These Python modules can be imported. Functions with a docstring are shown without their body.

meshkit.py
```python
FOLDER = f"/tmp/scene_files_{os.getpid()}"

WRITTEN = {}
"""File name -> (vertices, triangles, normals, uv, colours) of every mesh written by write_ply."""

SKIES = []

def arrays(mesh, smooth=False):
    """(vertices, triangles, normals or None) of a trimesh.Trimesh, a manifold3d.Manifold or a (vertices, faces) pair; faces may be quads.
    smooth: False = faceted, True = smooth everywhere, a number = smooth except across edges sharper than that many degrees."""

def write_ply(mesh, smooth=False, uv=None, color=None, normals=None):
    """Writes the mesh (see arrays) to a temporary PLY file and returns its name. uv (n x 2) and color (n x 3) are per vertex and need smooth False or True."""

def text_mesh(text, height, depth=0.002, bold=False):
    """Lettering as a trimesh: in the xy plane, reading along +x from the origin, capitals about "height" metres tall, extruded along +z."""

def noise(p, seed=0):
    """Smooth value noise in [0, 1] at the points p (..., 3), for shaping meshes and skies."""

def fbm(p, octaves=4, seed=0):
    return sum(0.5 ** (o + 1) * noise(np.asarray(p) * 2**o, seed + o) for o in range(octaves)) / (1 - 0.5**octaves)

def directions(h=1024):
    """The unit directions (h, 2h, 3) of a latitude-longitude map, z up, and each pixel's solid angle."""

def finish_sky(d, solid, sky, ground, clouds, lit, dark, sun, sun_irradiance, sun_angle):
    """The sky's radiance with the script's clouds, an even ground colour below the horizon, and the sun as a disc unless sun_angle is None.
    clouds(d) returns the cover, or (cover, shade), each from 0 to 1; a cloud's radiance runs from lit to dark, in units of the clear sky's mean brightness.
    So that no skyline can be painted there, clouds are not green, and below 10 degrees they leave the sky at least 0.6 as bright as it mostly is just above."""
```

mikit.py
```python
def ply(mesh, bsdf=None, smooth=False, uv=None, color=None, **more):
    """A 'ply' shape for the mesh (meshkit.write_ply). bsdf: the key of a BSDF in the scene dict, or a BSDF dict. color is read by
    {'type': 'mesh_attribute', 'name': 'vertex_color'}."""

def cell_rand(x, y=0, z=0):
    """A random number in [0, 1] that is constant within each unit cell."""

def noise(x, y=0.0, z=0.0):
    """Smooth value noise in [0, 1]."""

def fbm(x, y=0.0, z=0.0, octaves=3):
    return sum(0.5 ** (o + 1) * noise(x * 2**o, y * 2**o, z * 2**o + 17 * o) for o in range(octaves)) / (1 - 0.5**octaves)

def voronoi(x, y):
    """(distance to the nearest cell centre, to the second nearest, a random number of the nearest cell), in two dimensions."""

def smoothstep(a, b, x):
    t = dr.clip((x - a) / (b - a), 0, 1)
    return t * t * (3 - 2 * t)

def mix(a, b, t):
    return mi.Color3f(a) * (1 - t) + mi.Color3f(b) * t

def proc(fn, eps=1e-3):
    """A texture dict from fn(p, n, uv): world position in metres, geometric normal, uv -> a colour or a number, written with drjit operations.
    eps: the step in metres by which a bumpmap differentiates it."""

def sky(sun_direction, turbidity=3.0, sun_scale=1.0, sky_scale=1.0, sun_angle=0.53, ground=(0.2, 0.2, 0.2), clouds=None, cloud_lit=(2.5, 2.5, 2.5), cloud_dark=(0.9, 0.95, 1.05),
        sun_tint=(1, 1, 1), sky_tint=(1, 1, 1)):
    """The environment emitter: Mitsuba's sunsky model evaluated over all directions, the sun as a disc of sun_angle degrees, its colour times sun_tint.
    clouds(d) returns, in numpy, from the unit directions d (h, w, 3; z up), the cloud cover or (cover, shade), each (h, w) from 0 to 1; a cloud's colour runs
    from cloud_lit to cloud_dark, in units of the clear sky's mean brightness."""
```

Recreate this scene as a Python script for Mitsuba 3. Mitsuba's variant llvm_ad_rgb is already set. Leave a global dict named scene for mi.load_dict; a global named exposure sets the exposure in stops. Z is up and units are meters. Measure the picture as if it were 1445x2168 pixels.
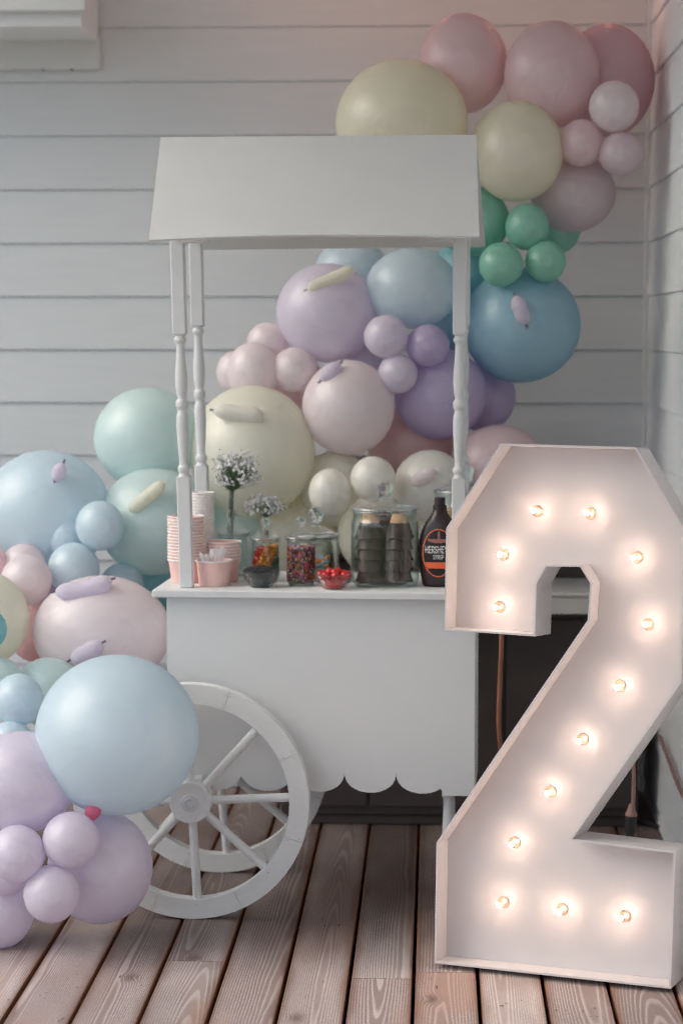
import math, random
import numpy as np, trimesh, drjit as dr, mitsuba as mi, mikit, meshkit
from mikit import proc, noise, fbm, cell_rand, smoothstep, mix
from shapely.geometry import Polygon, Point, box as sbox
from shapely.ops import unary_union
T = mi.ScalarTransform4f
rng = np.random.default_rng(7); random.seed(7)
scene, labels = {}, {}

# ------------------------------------------------------------------ camera, sky, exposure
FPX, IW, IH, VX, VY, EYE = 4640.0, 1445, 2168, 923.0, 700.0, 1.468      # focal length in pixels of the photo, its size, where depth lines meet
PH = math.atan((IH/2-VY)/FPX); TH = math.atan((VX-IW/2)*math.cos(PH)/FPX)
F = np.array([-math.sin(TH)*math.cos(PH), math.cos(TH)*math.cos(PH), -math.sin(PH)])
R = np.array([math.cos(TH), math.sin(TH), 0.0]); U = np.cross(R, F); CAM = np.array([0, 0, EYE])
scene['camera'] = {'type': 'thinlens', 'fov': 2*math.degrees(math.atan(IW/2/FPX)), 'fov_axis': 'x', 'aperture_radius': 0.017, 'focus_distance': 5.15,
                   'near_clip': 0.05, 'far_clip': 500.0, 'to_world': T().look_at(origin=CAM.tolist(), target=(CAM+F).tolist(), up=[0, 0, 1])}
scene['sky'] = mikit.sky([-0.74, -0.19, 0.58], turbidity=3, sun_scale=0.25, sun_angle=46, clouds=lambda d: (np.ones(d.shape[:2]), np.full(d.shape[:2], 0.25)), cloud_lit=(2.2, 2.5, 2.85), cloud_dark=(0.80, 0.95, 1.16), ground=(0.2, 0.2, 0.2), sun_tint=(0.92, 1.0, 1.13))
exposure = 2.72

def ray(x, y): return F*FPX + R*(x-IW/2) - U*(y-IH/2)
def plane_at(x, y, p, n):
    d = ray(x, y); return CAM + d*(np.dot(np.asarray(p)-CAM, n)/np.dot(d, n))
def at(x, y, Y): return plane_at(x, y, (0, Y, 0), np.array([0, 1.0, 0]))
def metres(px, p): return px*np.dot(np.asarray(p)-CAM, F)/FPX

# ------------------------------------------------------------------ names
def numbered(name):
    if name not in used: used.add(name); return name
    k = 1
    while f'{name}_{k:03d}' in used: k += 1
    used.add(f'{name}_{k:03d}'); return f'{name}_{k:03d}'
used = set()
def tag(key, label=None, cat=None, group=None, kind=None):
    d = {k: v for k, v in (('label', label), ('category', cat), ('group', group), ('kind', kind)) if v}
    if d: labels[key] = d
    return key
def thing(name, label, cat, group=None): return tag(numbered(name), label, cat, group)
def put(key, mesh, bsdf, smooth=30, **more):
    scene[key] = mikit.ply(mesh, bsdf, smooth=smooth, **more); return key
def part(parent, name, mesh, bsdf, smooth=30, label=None, kind=None, **more):
    key = numbered(parent + '__' + name); put(key, mesh, bsdf, smooth, **more); tag(key, label, kind=kind); return key
def solo(name, mesh, bsdf, label, cat, group=None, smooth=30, kind=None, **more):
    key = thing(name, label, cat, group); put(key, mesh, bsdf, smooth, **more)
    if kind: labels[key]['kind'] = kind
    return key
def ref(parent, name, src, to_world, label=None, bsdf=None):
    key = numbered(parent + '__' + name) if parent else name
    scene[key] = {**src, 'to_world': to_world}
    if bsdf: scene[key]['bsdf'] = {'type': 'ref', 'id': bsdf}
    tag(key, label) if parent else None
    return key

# ------------------------------------------------------------------ mesh helpers
cat_ = trimesh.util.concatenate
def cbox(x0, x1, y0, y1, z0, z1, b=0.002):
    """A box with chamfered edges."""
    b = min(b, (x1-x0)/3, (y1-y0)/3, (z1-z0)/3); pts = []
    for x, sx in ((x0, 1), (x1, -1)):
        for y, sy in ((y0, 1), (y1, -1)):
            for z, sz in ((z0, 1), (z1, -1)):
                pts += [(x, y+sy*b, z+sz*b), (x+sx*b, y, z+sz*b), (x+sx*b, y+sy*b, z)]
    return trimesh.convex.convex_hull(np.array(pts))
def lathe(profile, n=40, cap=True):
    p = np.array(profile, float); a = np.arange(n)*2*np.pi/n; m = len(p)
    v = np.stack([p[:, None, 0]*np.cos(a), p[:, None, 0]*np.sin(a), np.repeat(p[:, None, 1], n, 1)], -1).reshape(-1, 3)
    i, j = np.meshgrid(np.arange(m-1), np.arange(n), indexing='ij'); j2 = (j+1) % n
    f = np.stack([i*n+j, i*n+j2, (i+1)*n+j2, (i+1)*n+j], -1).reshape(-1, 4)
    f = np.vstack([f[:, [0, 1, 2]], f[:, [0, 2, 3]]])
    return trimesh.Trimesh(v, f, process=False)
def spline(pts, n):
    """A smooth curve through profile points."""
    from scipy.interpolate import PchipInterpolator
    p = np.array(pts, float); t = np.r_[0, np.cumsum(np.linalg.norm(np.diff(p, axis=0), axis=1))]
    q = np.linspace(0, t[-1], n); return np.stack([PchipInterpolator(t, p[:, k])(q) for k in range(p.shape[1])], 1)
def tube(points, radius, sides=8, close=True):
    p = np.asarray(points, float); t = np.gradient(p, axis=0); t /= np.linalg.norm(t, axis=1, keepdims=True)+1e-12
    r = np.broadcast_to(radius, (len(p),)); up = np.array([0, 0, 1.0]) if abs(t[0, 2]) < .9 else np.array([1.0, 0, 0])
    a = np.cross(t, up); a /= np.linalg.norm(a, axis=1, keepdims=True)+1e-12; b = np.cross(t, a)
    ang = np.arange(sides)*2*np.pi/sides
    v = p[:, None]+r[:, None, None]*(np.cos(ang)[None, :, None]*a[:, None]+np.sin(ang)[None, :, None]*b[:, None])
    i, j = np.meshgrid(np.arange(len(p)-1), np.arange(sides), indexing='ij'); j2 = (j+1) % sides
    f = np.stack([i*sides+j, (i+1)*sides+j, (i+1)*sides+j2, i*sides+j2], -1).reshape(-1, 4)
    f = np.vstack([f[:, [0, 1, 2]], f[:, [0, 2, 3]]]); v = v.reshape(-1, 3)
    if close:
        n0 = len(v); v = np.vstack([v, p[:1], p[-1:]]); k = np.arange(sides); k2 = (k+1) % sides; e = (len(p)-1)*sides
        f = np.vstack([f, np.stack([k*0+n0, k, k2], 1), np.stack([k*0+n0+1, e+k2, e+k], 1)])
    return trimesh.Trimesh(v, f, process=False)
def moved(m, t=(0, 0, 0), M=None):
    m = m.copy()
    if M is not None: m.apply_transform(M)
    m.apply_translation(t); return m
def extrude(poly, depth): return trimesh.creation.extrude_polygon(poly, depth, engine='earcut')
def frame(o, ex, ey, ez):
    M = np.eye(4); M[:3, 0], M[:3, 1], M[:3, 2], M[:3, 3] = ex, ey, ez, o; return M
def along(a, b):
    """A matrix taking +z to the direction a->b, at a."""
    z = np.asarray(b, float)-np.asarray(a, float); z /= np.linalg.norm(z); x = np.cross([0, 0, 1.0] if abs(z[2]) < .9 else [1.0, 0, 0], z); x /= np.linalg.norm(x)
    return frame(a, x, np.cross(z, x), z)

# ------------------------------------------------------------------ materials
def rgb(*c): return {'type': 'rgb', 'value': list(c)}
def paint(name, c, rough=0.5, spec=0.4, **k): scene[name] = {'type': 'twosided', 'b': {'type': 'principled', 'base_color': c if isinstance(c, dict) else rgb(*c), 'roughness': rough, 'specular': spec, **k}}; return name
def bumped(name, c, rough, height, scale, spec=0.35, eps=1e-3):
    scene[name] = {'type': 'twosided', 'b': {'type': 'bumpmap', 'arbitrary': proc(height, eps), 'scale': scale, 'b': {'type': 'principled', 'base_color': c, 'roughness': rough, 'specular': spec}}}; return name

# weathered deck boards: growth rings cut lengthwise, pale raised grain on grey-brown wood, warm raw edges
PITCH, X0 = 0.1456, -0.9195                                            # board spacing, the middle of one gap
CUTS = {5: 4.878, 6: 4.93, 2: 4.99, 9: 5.9, 8: 3.7}
def deck_parts(p):
    u = (p.x-X0)/PITCH; k = dr.floor(u); lx = (u-k-0.5)*PITCH
    cut = 1.5+0.7*(k*7-5*dr.floor(k*7/5))                               # where this row of boards is butted, as built below
    for kk, yy in CUTS.items(): cut = dr.select(dr.abs(k-kk) < 0.5, yy, cut)
    seg = dr.select(p.y > cut, 1.0, 0.0)
    r1, r2, r3 = cell_rand(k, 1, seg), cell_rand(k, 2, seg), cell_rand(k, 3, seg)
    wob = 0.007*(noise(p.x*22, p.y*3.2, r2*90)-0.5)
    d = 0.012+0.085*noise(p.y*(0.42+0.5*r1)+r2*77, r3*31)*(0.35+r1)
    ky = (p.y+r3*9)/1.15; kc = dr.floor(ky); kx = (cell_rand(kc, k, 9)-0.5)*0.09; kd = dr.square((lx-kx)/0.016)+dr.square((ky-kc-0.5)*1.15/0.034)
    knot = dr.exp(-kd)*dr.select(cell_rand(kc, k, 4) > 0.55, 1.0, 0.0)
    r = dr.sqrt(dr.square(lx-(r3-0.5)*0.13+wob)+dr.square(d))+0.012*knot
    v = r/(0.0036+0.0020*r3)+0.35*noise(p.x*60, p.y*7, r1*55)
    fr = v-dr.floor(v)
    line = smoothstep(0.42, 0.78, fr)*(1-smoothstep(0.86, 0.99, fr))
    return k, lx, r1, r2, r3, line, knot, seg
def deck_color(p, n, uv):
    k, lx, r1, r2, r3, line, knot, seg = deck_parts(p)
    fine = noise(p.x*900, p.y*26, 3); big = fbm(p.x*5+r1*40, p.y*1.7, r2*20, 3); wear = smoothstep(0.36, 0.66, big)
    # boards turn paler toward the viewer along a ragged line, browner further in
    pale_near = smoothstep(5.42, 4.82, p.y+0.34*(noise(p.x*6.5+r1*30, p.y*1.2, 77)-0.5)+0.22*(r2-0.5)+0.10*(fbm(p.x*30, p.y*4, 15, 2)-0.5))
    dark = mix(mix((0.105, 0.072, 0.066), (0.175, 0.127, 0.118), wear), mix((0.275, 0.205, 0.193), (0.40, 0.322, 0.308), wear), pale_near)
    light = mix(mix((0.185, 0.145, 0.137), (0.29, 0.24, 0.23), wear), mix((0.48, 0.405, 0.397), (0.62, 0.55, 0.542), wear), pale_near)
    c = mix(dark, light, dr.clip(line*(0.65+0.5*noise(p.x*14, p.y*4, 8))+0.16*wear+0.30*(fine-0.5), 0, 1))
    c = mix(c, mix((0.125, 0.072, 0.056), (0.39, 0.235, 0.180), pale_near), 0.55*smoothstep(0.52, 0.75, fbm(p.x*8, p.y*2.5, 31+r3*9, 2)))
    c = c*(0.80+0.40*cell_rand(k, 6, seg))
    c = mix(c, c*mi.Color3f(0.62, 0.52, 0.47), 0.75*smoothstep(0.044, 0.067, dr.abs(lx)+0.012*(noise(p.x*40, p.y*9, 50)-0.5)))
    c = mix(c, (0.10, 0.058, 0.044), knot*0.65)
    speck = smoothstep(0.90, 0.95, noise(p.x*140, p.y*50, 12))*smoothstep(0.72, 0.8, noise(p.x*9, p.y*6, 40))
    c = mix(c, (0.05, 0.032, 0.026), speck*0.8)
    edge = smoothstep(0.0600, 0.0675, dr.abs(lx))
    side = dr.select(dr.abs(n.z) < 0.6, 1.0, edge*0.5)
    return mix(c, (0.20, 0.090, 0.055), side)
def deck_height(p, n, uv):
    k, lx, r1, r2, r3, line, knot, seg = deck_parts(p)
    return line*0.7+0.3*noise(p.x*700, p.y*20, 5)
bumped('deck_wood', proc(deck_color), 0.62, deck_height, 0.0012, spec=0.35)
def siding_color(p, n, uv):
    a = fbm(p.x*1.3+p.y*2.0, p.z*3.0, 4, 3); g = noise((p.x+p.y)*9, p.z*240, 2)
    return mix((0.66, 0.675, 0.69), (0.74, 0.745, 0.75), 0.6*a+0.4*g)
bumped('siding_paint', proc(siding_color), 0.55, lambda p, n, uv: fbm((p.x+p.y)*7, p.z*190, 3, 2), 0.0005, spec=0.3)
paint('trim_paint', (0.70, 0.70, 0.70), 0.5)
paint('backing_dark', (0.34, 0.36, 0.38), 0.9, 0.1)
paint('soffit_paint', (0.78, 0.78, 0.775), 0.6)
def cart_color(p, n, uv): return mix((0.61, 0.62, 0.63), (0.66, 0.665, 0.665), fbm(p.x*6, p.y*6, p.z*6, 3))
bumped('cart_paint', proc(cart_color), 0.42, lambda p, n, uv: fbm(p.x*220, p.y*220, p.z*220, 2), 0.00025, spec=0.45)
def wheel_color(p, n, uv):
    g = noise(p.x*34+3*noise(p.x*9, p.z*9, 1), p.y*20, p.z*330+4*noise(p.x*11, p.z*7, 6)); s = smoothstep(0.55, 0.95, g)
    c = mix((0.66, 0.665, 0.665), (0.56, 0.56, 0.56), s*0.3)
    return c
bumped('wheel_paint', proc(wheel_color), 0.5, lambda p, n, uv: noise(p.x*34, p.y*20, p.z*330), 0.0002, spec=0.4)
paint('nail_dark', (0.10, 0.09, 0.08), 0.6); paint('joint_dark', (0.13, 0.13, 0.13), 0.9, 0.1)
paint('axle_plastic', (0.55, 0.57, 0.60), 0.35)
def sign_color(p, n, uv): return mix((0.525, 0.495, 0.50), (0.565, 0.535, 0.54), fbm(p.x*7, p.y*7, p.z*7, 3))
bumped('sign_paint', proc(sign_color), 0.45, lambda p, n, uv: fbm(p.x*120, p.y*120, p.z*120, 2), 0.0003, spec=0.4)
paint('socket_copper', (0.34, 0.22, 0.155), 0.4, 0.5, metallic=0.3)
paint('cord_orange', (0.26, 0.105, 0.065), 0.5); paint('cord_black', (0.025, 0.025, 0.028), 0.5); paint('cord_pink', (0.30, 0.17, 0.15), 0.5)
paint('cabinet_dark', proc(lambda p, n, uv: mix((0.062, 0.050, 0.048), (0.090, 0.074, 0.070), fbm(p.x*9, p.y*9, p.z*9, 3))), 0.45)
paint('shelf_grey', (0.55, 0.54, 0.53), 0.4)
scene['clear_glass'] = {'type': 'thindielectric', 'int_ior': 1.5}
scene['thick_glass'] = {'type': 'dielectric', 'int_ior': 1.5, 'specular_transmittance': rgb(0.93, 0.97, 0.96)}
paint('cup_pink', (0.80, 0.52, 0.48), 0.55); paint('cup_white', (0.78, 0.765, 0.755), 0.55); paint('cup_rim', (0.82, 0.78, 0.755), 0.55)
paint('spoon_silver', (0.86, 0.86, 0.88), 0.22, 0.5, metallic=0.6)
paint('blossom_white', proc(lambda p, n, uv: mix((0.72, 0.71, 0.74), (0.88, 0.88, 0.87), noise(p.x*160, p.y*160, p.z*160))), 0.7)
paint('stem_green', (0.10, 0.17, 0.09), 0.6); paint('stem_dark', (0.025, 0.06, 0.045), 0.6)
paint('chocolate', proc(lambda p, n, uv: mix((0.045, 0.022, 0.019), (0.085, 0.045, 0.037), fbm(p.x*60, p.y*60, p.z*60, 2))), 0.38)
paint('wafer', proc(lambda p, n, uv: mix((0.50, 0.28, 0.15), (0.66, 0.42, 0.26), noise(p.x*90, p.y*90, p.z*90))), 0.7)
paint('bottle_brown', (0.028, 0.012, 0.016), 0.28, 0.5, clearcoat=0.4, clearcoat_gloss=0.85); paint('cap_brown', (0.026, 0.012, 0.016), 0.4)
paint('label_orange', (0.85, 0.15, 0.05), 0.4); paint('label_black', (0.018, 0.010, 0.012), 0.35); paint('label_white', (0.72, 0.70, 0.70), 0.4); paint('label_syrup', (0.36, 0.14, 0.12), 0.4)
paint('cherry_red', (0.55, 0.012, 0.018), 0.15, 0.6, clearcoat=0.6); paint('cherry_stem', (0.28, 0.13, 0.08), 0.6)
paint('dark_crumbs', (0.028, 0.026, 0.030), 0.55)
scene['vertex_paint'] = {'type': 'twosided', 'b': {'type': 'principled', 'base_color': {'type': 'mesh_attribute', 'name': 'vertex_color'}, 'roughness': 0.4, 'specular': 0.45}}
for nm, c in dict(red=(0.62, 0.05, 0.03), orange=(0.72, 0.27, 0.05), yellow=(0.72, 0.50, 0.10), green=(0.04, 0.13, 0.06), pink=(0.72, 0.30, 0.30), blue=(0.22, 0.34, 0.42)).items():
    paint('gummy_'+nm, c, 0.25, 0.5)
LATEX = dict(pale_pink=(0.925, 0.835, 0.86), pink=(0.905, 0.715, 0.745), dusky_pink=(0.82, 0.58, 0.64), mauve=(0.83, 0.70, 0.745), coral=(0.88, 0.62, 0.62), cream=(0.92, 0.905, 0.80), yellow=(0.925, 0.885, 0.74),
             ivory=(0.92, 0.905, 0.85), mint=(0.75, 0.885, 0.875), green=(0.36, 0.72, 0.60), sky=(0.735, 0.855, 0.925), blue=(0.42, 0.67, 0.79), teal=(0.33, 0.66, 0.72), lavender=(0.835, 0.775, 0.885), purple=(0.67, 0.575, 0.80), hot_pink=(0.86, 0.25, 0.40))
for nm, c in LATEX.items():
    scene['latex_'+nm] = {'type': 'blendbsdf', 'weight': 0.055, 'a': {'type': 'principledthin', 'base_color': rgb(*c), 'roughness': 0.2, 'spec_trans': 0.0, 'diff_trans': 0.75, 'eta': 1.45, 'sheen': 0.15}, 'b': {'type': 'roughconductor', 'material': 'none', 'alpha': 0.14}}
paint('latex_tip', (0.13, 0.09, 0.14), 0.5)

# ------------------------------------------------------------------ setting: ground, deck, walls, porch roof
YW, XW = 6.96, 0.672                                                    # the back wall's and the side wall's faces
tag(put('ground', cbox(-150, 150, -150, 150, -1.0, -0.6, 0.01), paint('lawn', proc(lambda p, n, uv: mix((0.07, 0.09, 0.045), (0.13, 0.14, 0.07), fbm(p.x*3, p.y*3, 0, 3))), 0.9), False), kind='structure')
tag(put('deck', cat_([cbox(-3.4, 0.70, y, y+0.045, -0.30, -0.034, 0.002) for y in np.arange(-3.4, 6.9, 0.42)]), paint('joist', (0.05, 0.032, 0.022), 0.9), False), label='weathered grey brown timber deck', kind='structure')
def plank(xm, y0, y1):
    w, h, n = 0.0687, 0.030, max(2, int((y1-y0)/0.35)); b = 0.004
    prof = [(-w, -h), (w, -h), (w, -b), (w-b*0.3, -b*0.3), (w-b, 0), (-w+b, 0), (-w+b*0.3, -b*0.3), (-w, -b)]
    m = trimesh.creation.extrude_polygon(Polygon(prof), y1-y0, engine='earcut')
    return moved(m, (xm, y1, 0), np.array([[1, 0, 0, 0], [0, 0, -1, 0], [0, 1, 0, 0], [0, 0, 0, 1.0]]))
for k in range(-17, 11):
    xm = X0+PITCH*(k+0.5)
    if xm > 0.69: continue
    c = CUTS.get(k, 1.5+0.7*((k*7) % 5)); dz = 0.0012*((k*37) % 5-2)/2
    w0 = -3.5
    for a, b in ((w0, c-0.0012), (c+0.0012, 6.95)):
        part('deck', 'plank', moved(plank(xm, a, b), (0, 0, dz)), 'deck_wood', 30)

def siding(along_x, length0, length1, zs, wall):
    """Lap boards, each thicker at its bottom, with a narrow dark reveal under it."""
    for za, zb in zip(zs[:-1], zs[1:]):
        prof = Polygon([(0, za+0.0006), (0.0120, za+0.0006), (0.0135, za+0.0030), (0.006, zb-0.001), (0, zb-0.001)])
        m = trimesh.creation.extrude_polygon(prof, length1-length0, engine='earcut')          # x: out of the wall, y: up, z: along
        if along_x: M = frame((length0, YW, 0), (0, -1, 0), (0, 0, 1), (1, 0, 0))
        else: M = frame((XW, length1, 0), (-1, 0, 0), (0, 0, 1), (0, -1, 0))
        m.apply_transform(M); m.fix_normals()
        part(wall, 'siding_board', m, 'siding_paint', 30)
zs = [2.4168-0.1683*k for k in range(15)][::-1]; zs = [0.004]+[z for z in zs if z > 0.03]+[2.4168+0.1683*k for k in (1, 2, 3)]
wb = thing('back_wall', 'pale grey lap siding wall facing the viewer behind the balloons and the cart', 'wall')
part(wb, 'backing', cbox(-5.0, XW+0.15, YW+0.002, YW+0.14, -0.6, 2.98), 'backing_dark', False)
siding(True, -5.0, XW-0.022, zs, wb)
ws = thing('side_wall', 'lap siding wall in shade at the right edge, running toward the viewer', 'wall')
part(ws, 'backing', cbox(XW+0.002, XW+0.14, -3.6, YW, -0.6, 2.98), 'backing_dark', False)
siding(False, -3.6, YW-0.045, zs, ws)
part(ws, 'corner_trim', cbox(XW-0.0215, XW-0.0005, YW-0.044, YW-0.0005, 0.004, 2.92, 0.002), 'trim_paint', False, label='narrow white corner board where the two walls meet')
# boxed eave end at the top left, on a flat head board
ev = thing('boxed_eave', 'boxed white eave end with a stepped moulding at the top left of the back wall', 'eave')
xr, zb = at(213, 92, YW)[0], at(213, 88, YW)[2]
part(ev, 'head_board', cbox(-2.6, xr, YW-0.036, YW-0.019, at(200, 149, YW)[2], zb+0.02, 0.002), 'trim_paint', False)
part(ev, 'box', cbox(-2.6, xr-0.004, YW-0.34, YW-0.019, zb, 2.74, 0.003), 'trim_paint', False)
part(ev, 'moulding', cbox(-2.6, xr+0.012, YW-0.362, YW-0.342, at(90, 24, YW-0.36)[2], 2.74, 0.005), 'trim_paint', False)
for sx in (92, 152): part(ev, 'nail', moved(trimesh.creation.icosphere(1, 0.004), at(sx, 147, YW-0.037)), 'nail_dark', True)
pr = thing('porch_roof', 'flat pale porch ceiling above the party corner, out of view', 'roof')
part(pr, 'ceiling', cbox(-1.62, XW+0.14, -3.6, YW+0.13, 2.985, 3.10, 0.003), 'soffit_paint', False)  # ceiling and side wall run on unseen past the viewer to cut front light
# string of small warm lamps along the top of the wall, just peeping into the frame
sl = thing('string_light', 'string of small warm lamps along the wall at the very top', 'string lights')
lamp_px = [(545, -34), (728, -26), (905, -20), (1105, -28), (1290, -36)]
pts = [at(x, y-14, YW-0.30) for x, y in lamp_px]
wire = np.vstack([np.linspace(a, b, 9)[:-1]-np.array([0, 0, 1])[None]*(0.03*np.sin(np.linspace(0, np.pi, 9))[:-1, None]) for a, b in zip([at(380, -90, YW-0.3)]+pts, pts+[at(1385, -90, YW-0.3)])])
part(sl, 'wire', tube(wire, 0.0022, 6), 'cord_black', True)
for x, y in lamp_px:
    c = at(x, y, YW-0.30); part(sl, 'socket', moved(lathe([(0, 0.020), (0.008, 0.020), (0.009, 0.0), (0, 0.0)], 14), c+(0, 0, 0.012)), 'cord_black', 30)
    k = part(sl, 'lamp', moved(trimesh.creation.icosphere(2, 0.014), c), 'label_white', True); scene[k]['emitter'] = {'type': 'area', 'radiance': rgb(5.0, 1.9, 1.2)}

# ------------------------------------------------------------------ dark cabinet with a pale shelf, behind the cart
cb = thing('cabinet', 'dark outdoor cabinet with a pale grey shelf, in the shade behind the cart', 'cabinet')
YC = 6.42
xl_, xr_ = at(592, 1700, YC)[0], 0.60
zsh = at(1200, 1256, 6.22)[2]
part(cb, 'body', cbox(xl_, xr_, YC, 6.86, 0.03, zsh-0.07, 0.006), 'cabinet_dark', False)
part(cb, 'plinth', cbox(xl_+0.02, xr_-0.02, YC+0.012, 6.85, 0.002, 0.029, 0.002), 'cabinet_dark', False)
for a, b in ((xl_+0.012, -0.20), (-0.19, 0.20), (0.21, xr_-0.012)): part(cb, 'door', cbox(a, b, YC-0.016, YC-0.001, 0.06, zsh-0.10, 0.003), 'cabinet_dark', False)
part(cb, 'shelf', cbox(-0.62, xr_+0.02, 6.22, 6.86, zsh-0.012, zsh, 0.004), 'shelf_grey', False, label='pale grey shelf top seen through the notch of the number')
part(cb, 'apron', cbox(-0.61, xr_+0.01, 6.225, 6.26, zsh-0.062, zsh-0.0125, 0.003), 'shelf_grey', False)
part(cb, 'hood', cbox(xl_+0.03, xr_-0.03, 6.58, 6.88, zsh+0.05, 1.075, 0.03), 'cabinet_dark', False)
part(cb, 'hood_foot', cbox(xl_+0.05, xr_-0.05, 6.60, 6.86, zsh+0.001, zsh+0.049, 0.004), 'cabinet_dark', False)

# ------------------------------------------------------------------ the cart
CY = math.radians(2.5); O = np.array([0, 5.42, 0]); EX = np.array([math.cos(CY), -math.sin(CY), 0]); EY = np.array([math.sin(CY), math.cos(CY), 0]); EZ = np.array([0, 0, 1.0])
MC = frame(O, EX, EY, EZ)
def lc(x, y, yl):
    """A pixel on the cart's own plane yl behind its front: (x, z) along the cart."""
    p = plane_at(x, y, O+EY*yl, EY)-O; return p@EX, p@EZ
def cw(x, yl, z): return O+EX*x+EY*yl+EZ*z
def cart_part(parent, name, m, bsdf='cart_paint', smooth=30, **k): return part(parent, name, moved(m, M=MC), bsdf, smooth, **k)
cart = thing('candy_cart', 'white wooden candy cart with turned posts, slanted canopy, scalloped front and spoked wheels', 'cart')
bxl, bxr = lc(353, 1350, 0)[0], lc(1004.5, 1500, 0)[0]
ct = lc(600, 1252, -0.028)[1]                                            # counter top height
cxl, cxr = lc(321, 1252, -0.028)[0], lc(1036, 1255, -0.028)[0]
TOP = ct-0.020
DEEP = 0.325
sc_z = lc(850, 1680, 0)[1]; cusp = lc(730, 1634, 0)[1]
xs = [lc(x, 1640, 0)[0] for x in (403, 512, 621, 730, 839, 948)]
W2 = (xs[-1]-xs[0])/5
poly = [(bxl, TOP), (bxl, sc_z), (xs[0]-0.012, sc_z)]
for k in range(5):
    c, hw = xs[0]+W2*(k+0.5), W2/2
    for a in np.linspace(180, 360, 21):
        x = c+hw*math.cos(math.radians(a)); t = math.sin(math.radians(-a)) if a > 180 else 0
        if xs[0]-0.012 < x < xs[-1]-0.014: poly.append((x, cusp-(cusp-sc_z)*abs(math.sin(math.radians(a)))**0.85))
poly += [(xs[-1]-0.0138, sc_z+0.004), (xs[-1]-0.0138, sc_z-0.004), (bxr, sc_z-0.004), (bxr, TOP)]
fp = extrude(Polygon(poly).buffer(0), 0.009)
def upright(m): return moved(m, M=np.array([[1, 0, 0, 0], [0, 0, 1, 0], [0, 1, 0, 0], [0, 0, 0, 1.0]]))
def upr(m):
    m = upright(m); m.invert(); return m
cart_part(cart, 'front_panel', upr(fp), smooth=20, label='flat front panel with a scalloped lower edge')
cart_part(cart, 'side_panel', cbox(bxl, bxl+0.009, 0.0095, DEEP, sc_z+0.05, TOP-0.0005, 0.001), smooth=False)
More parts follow.
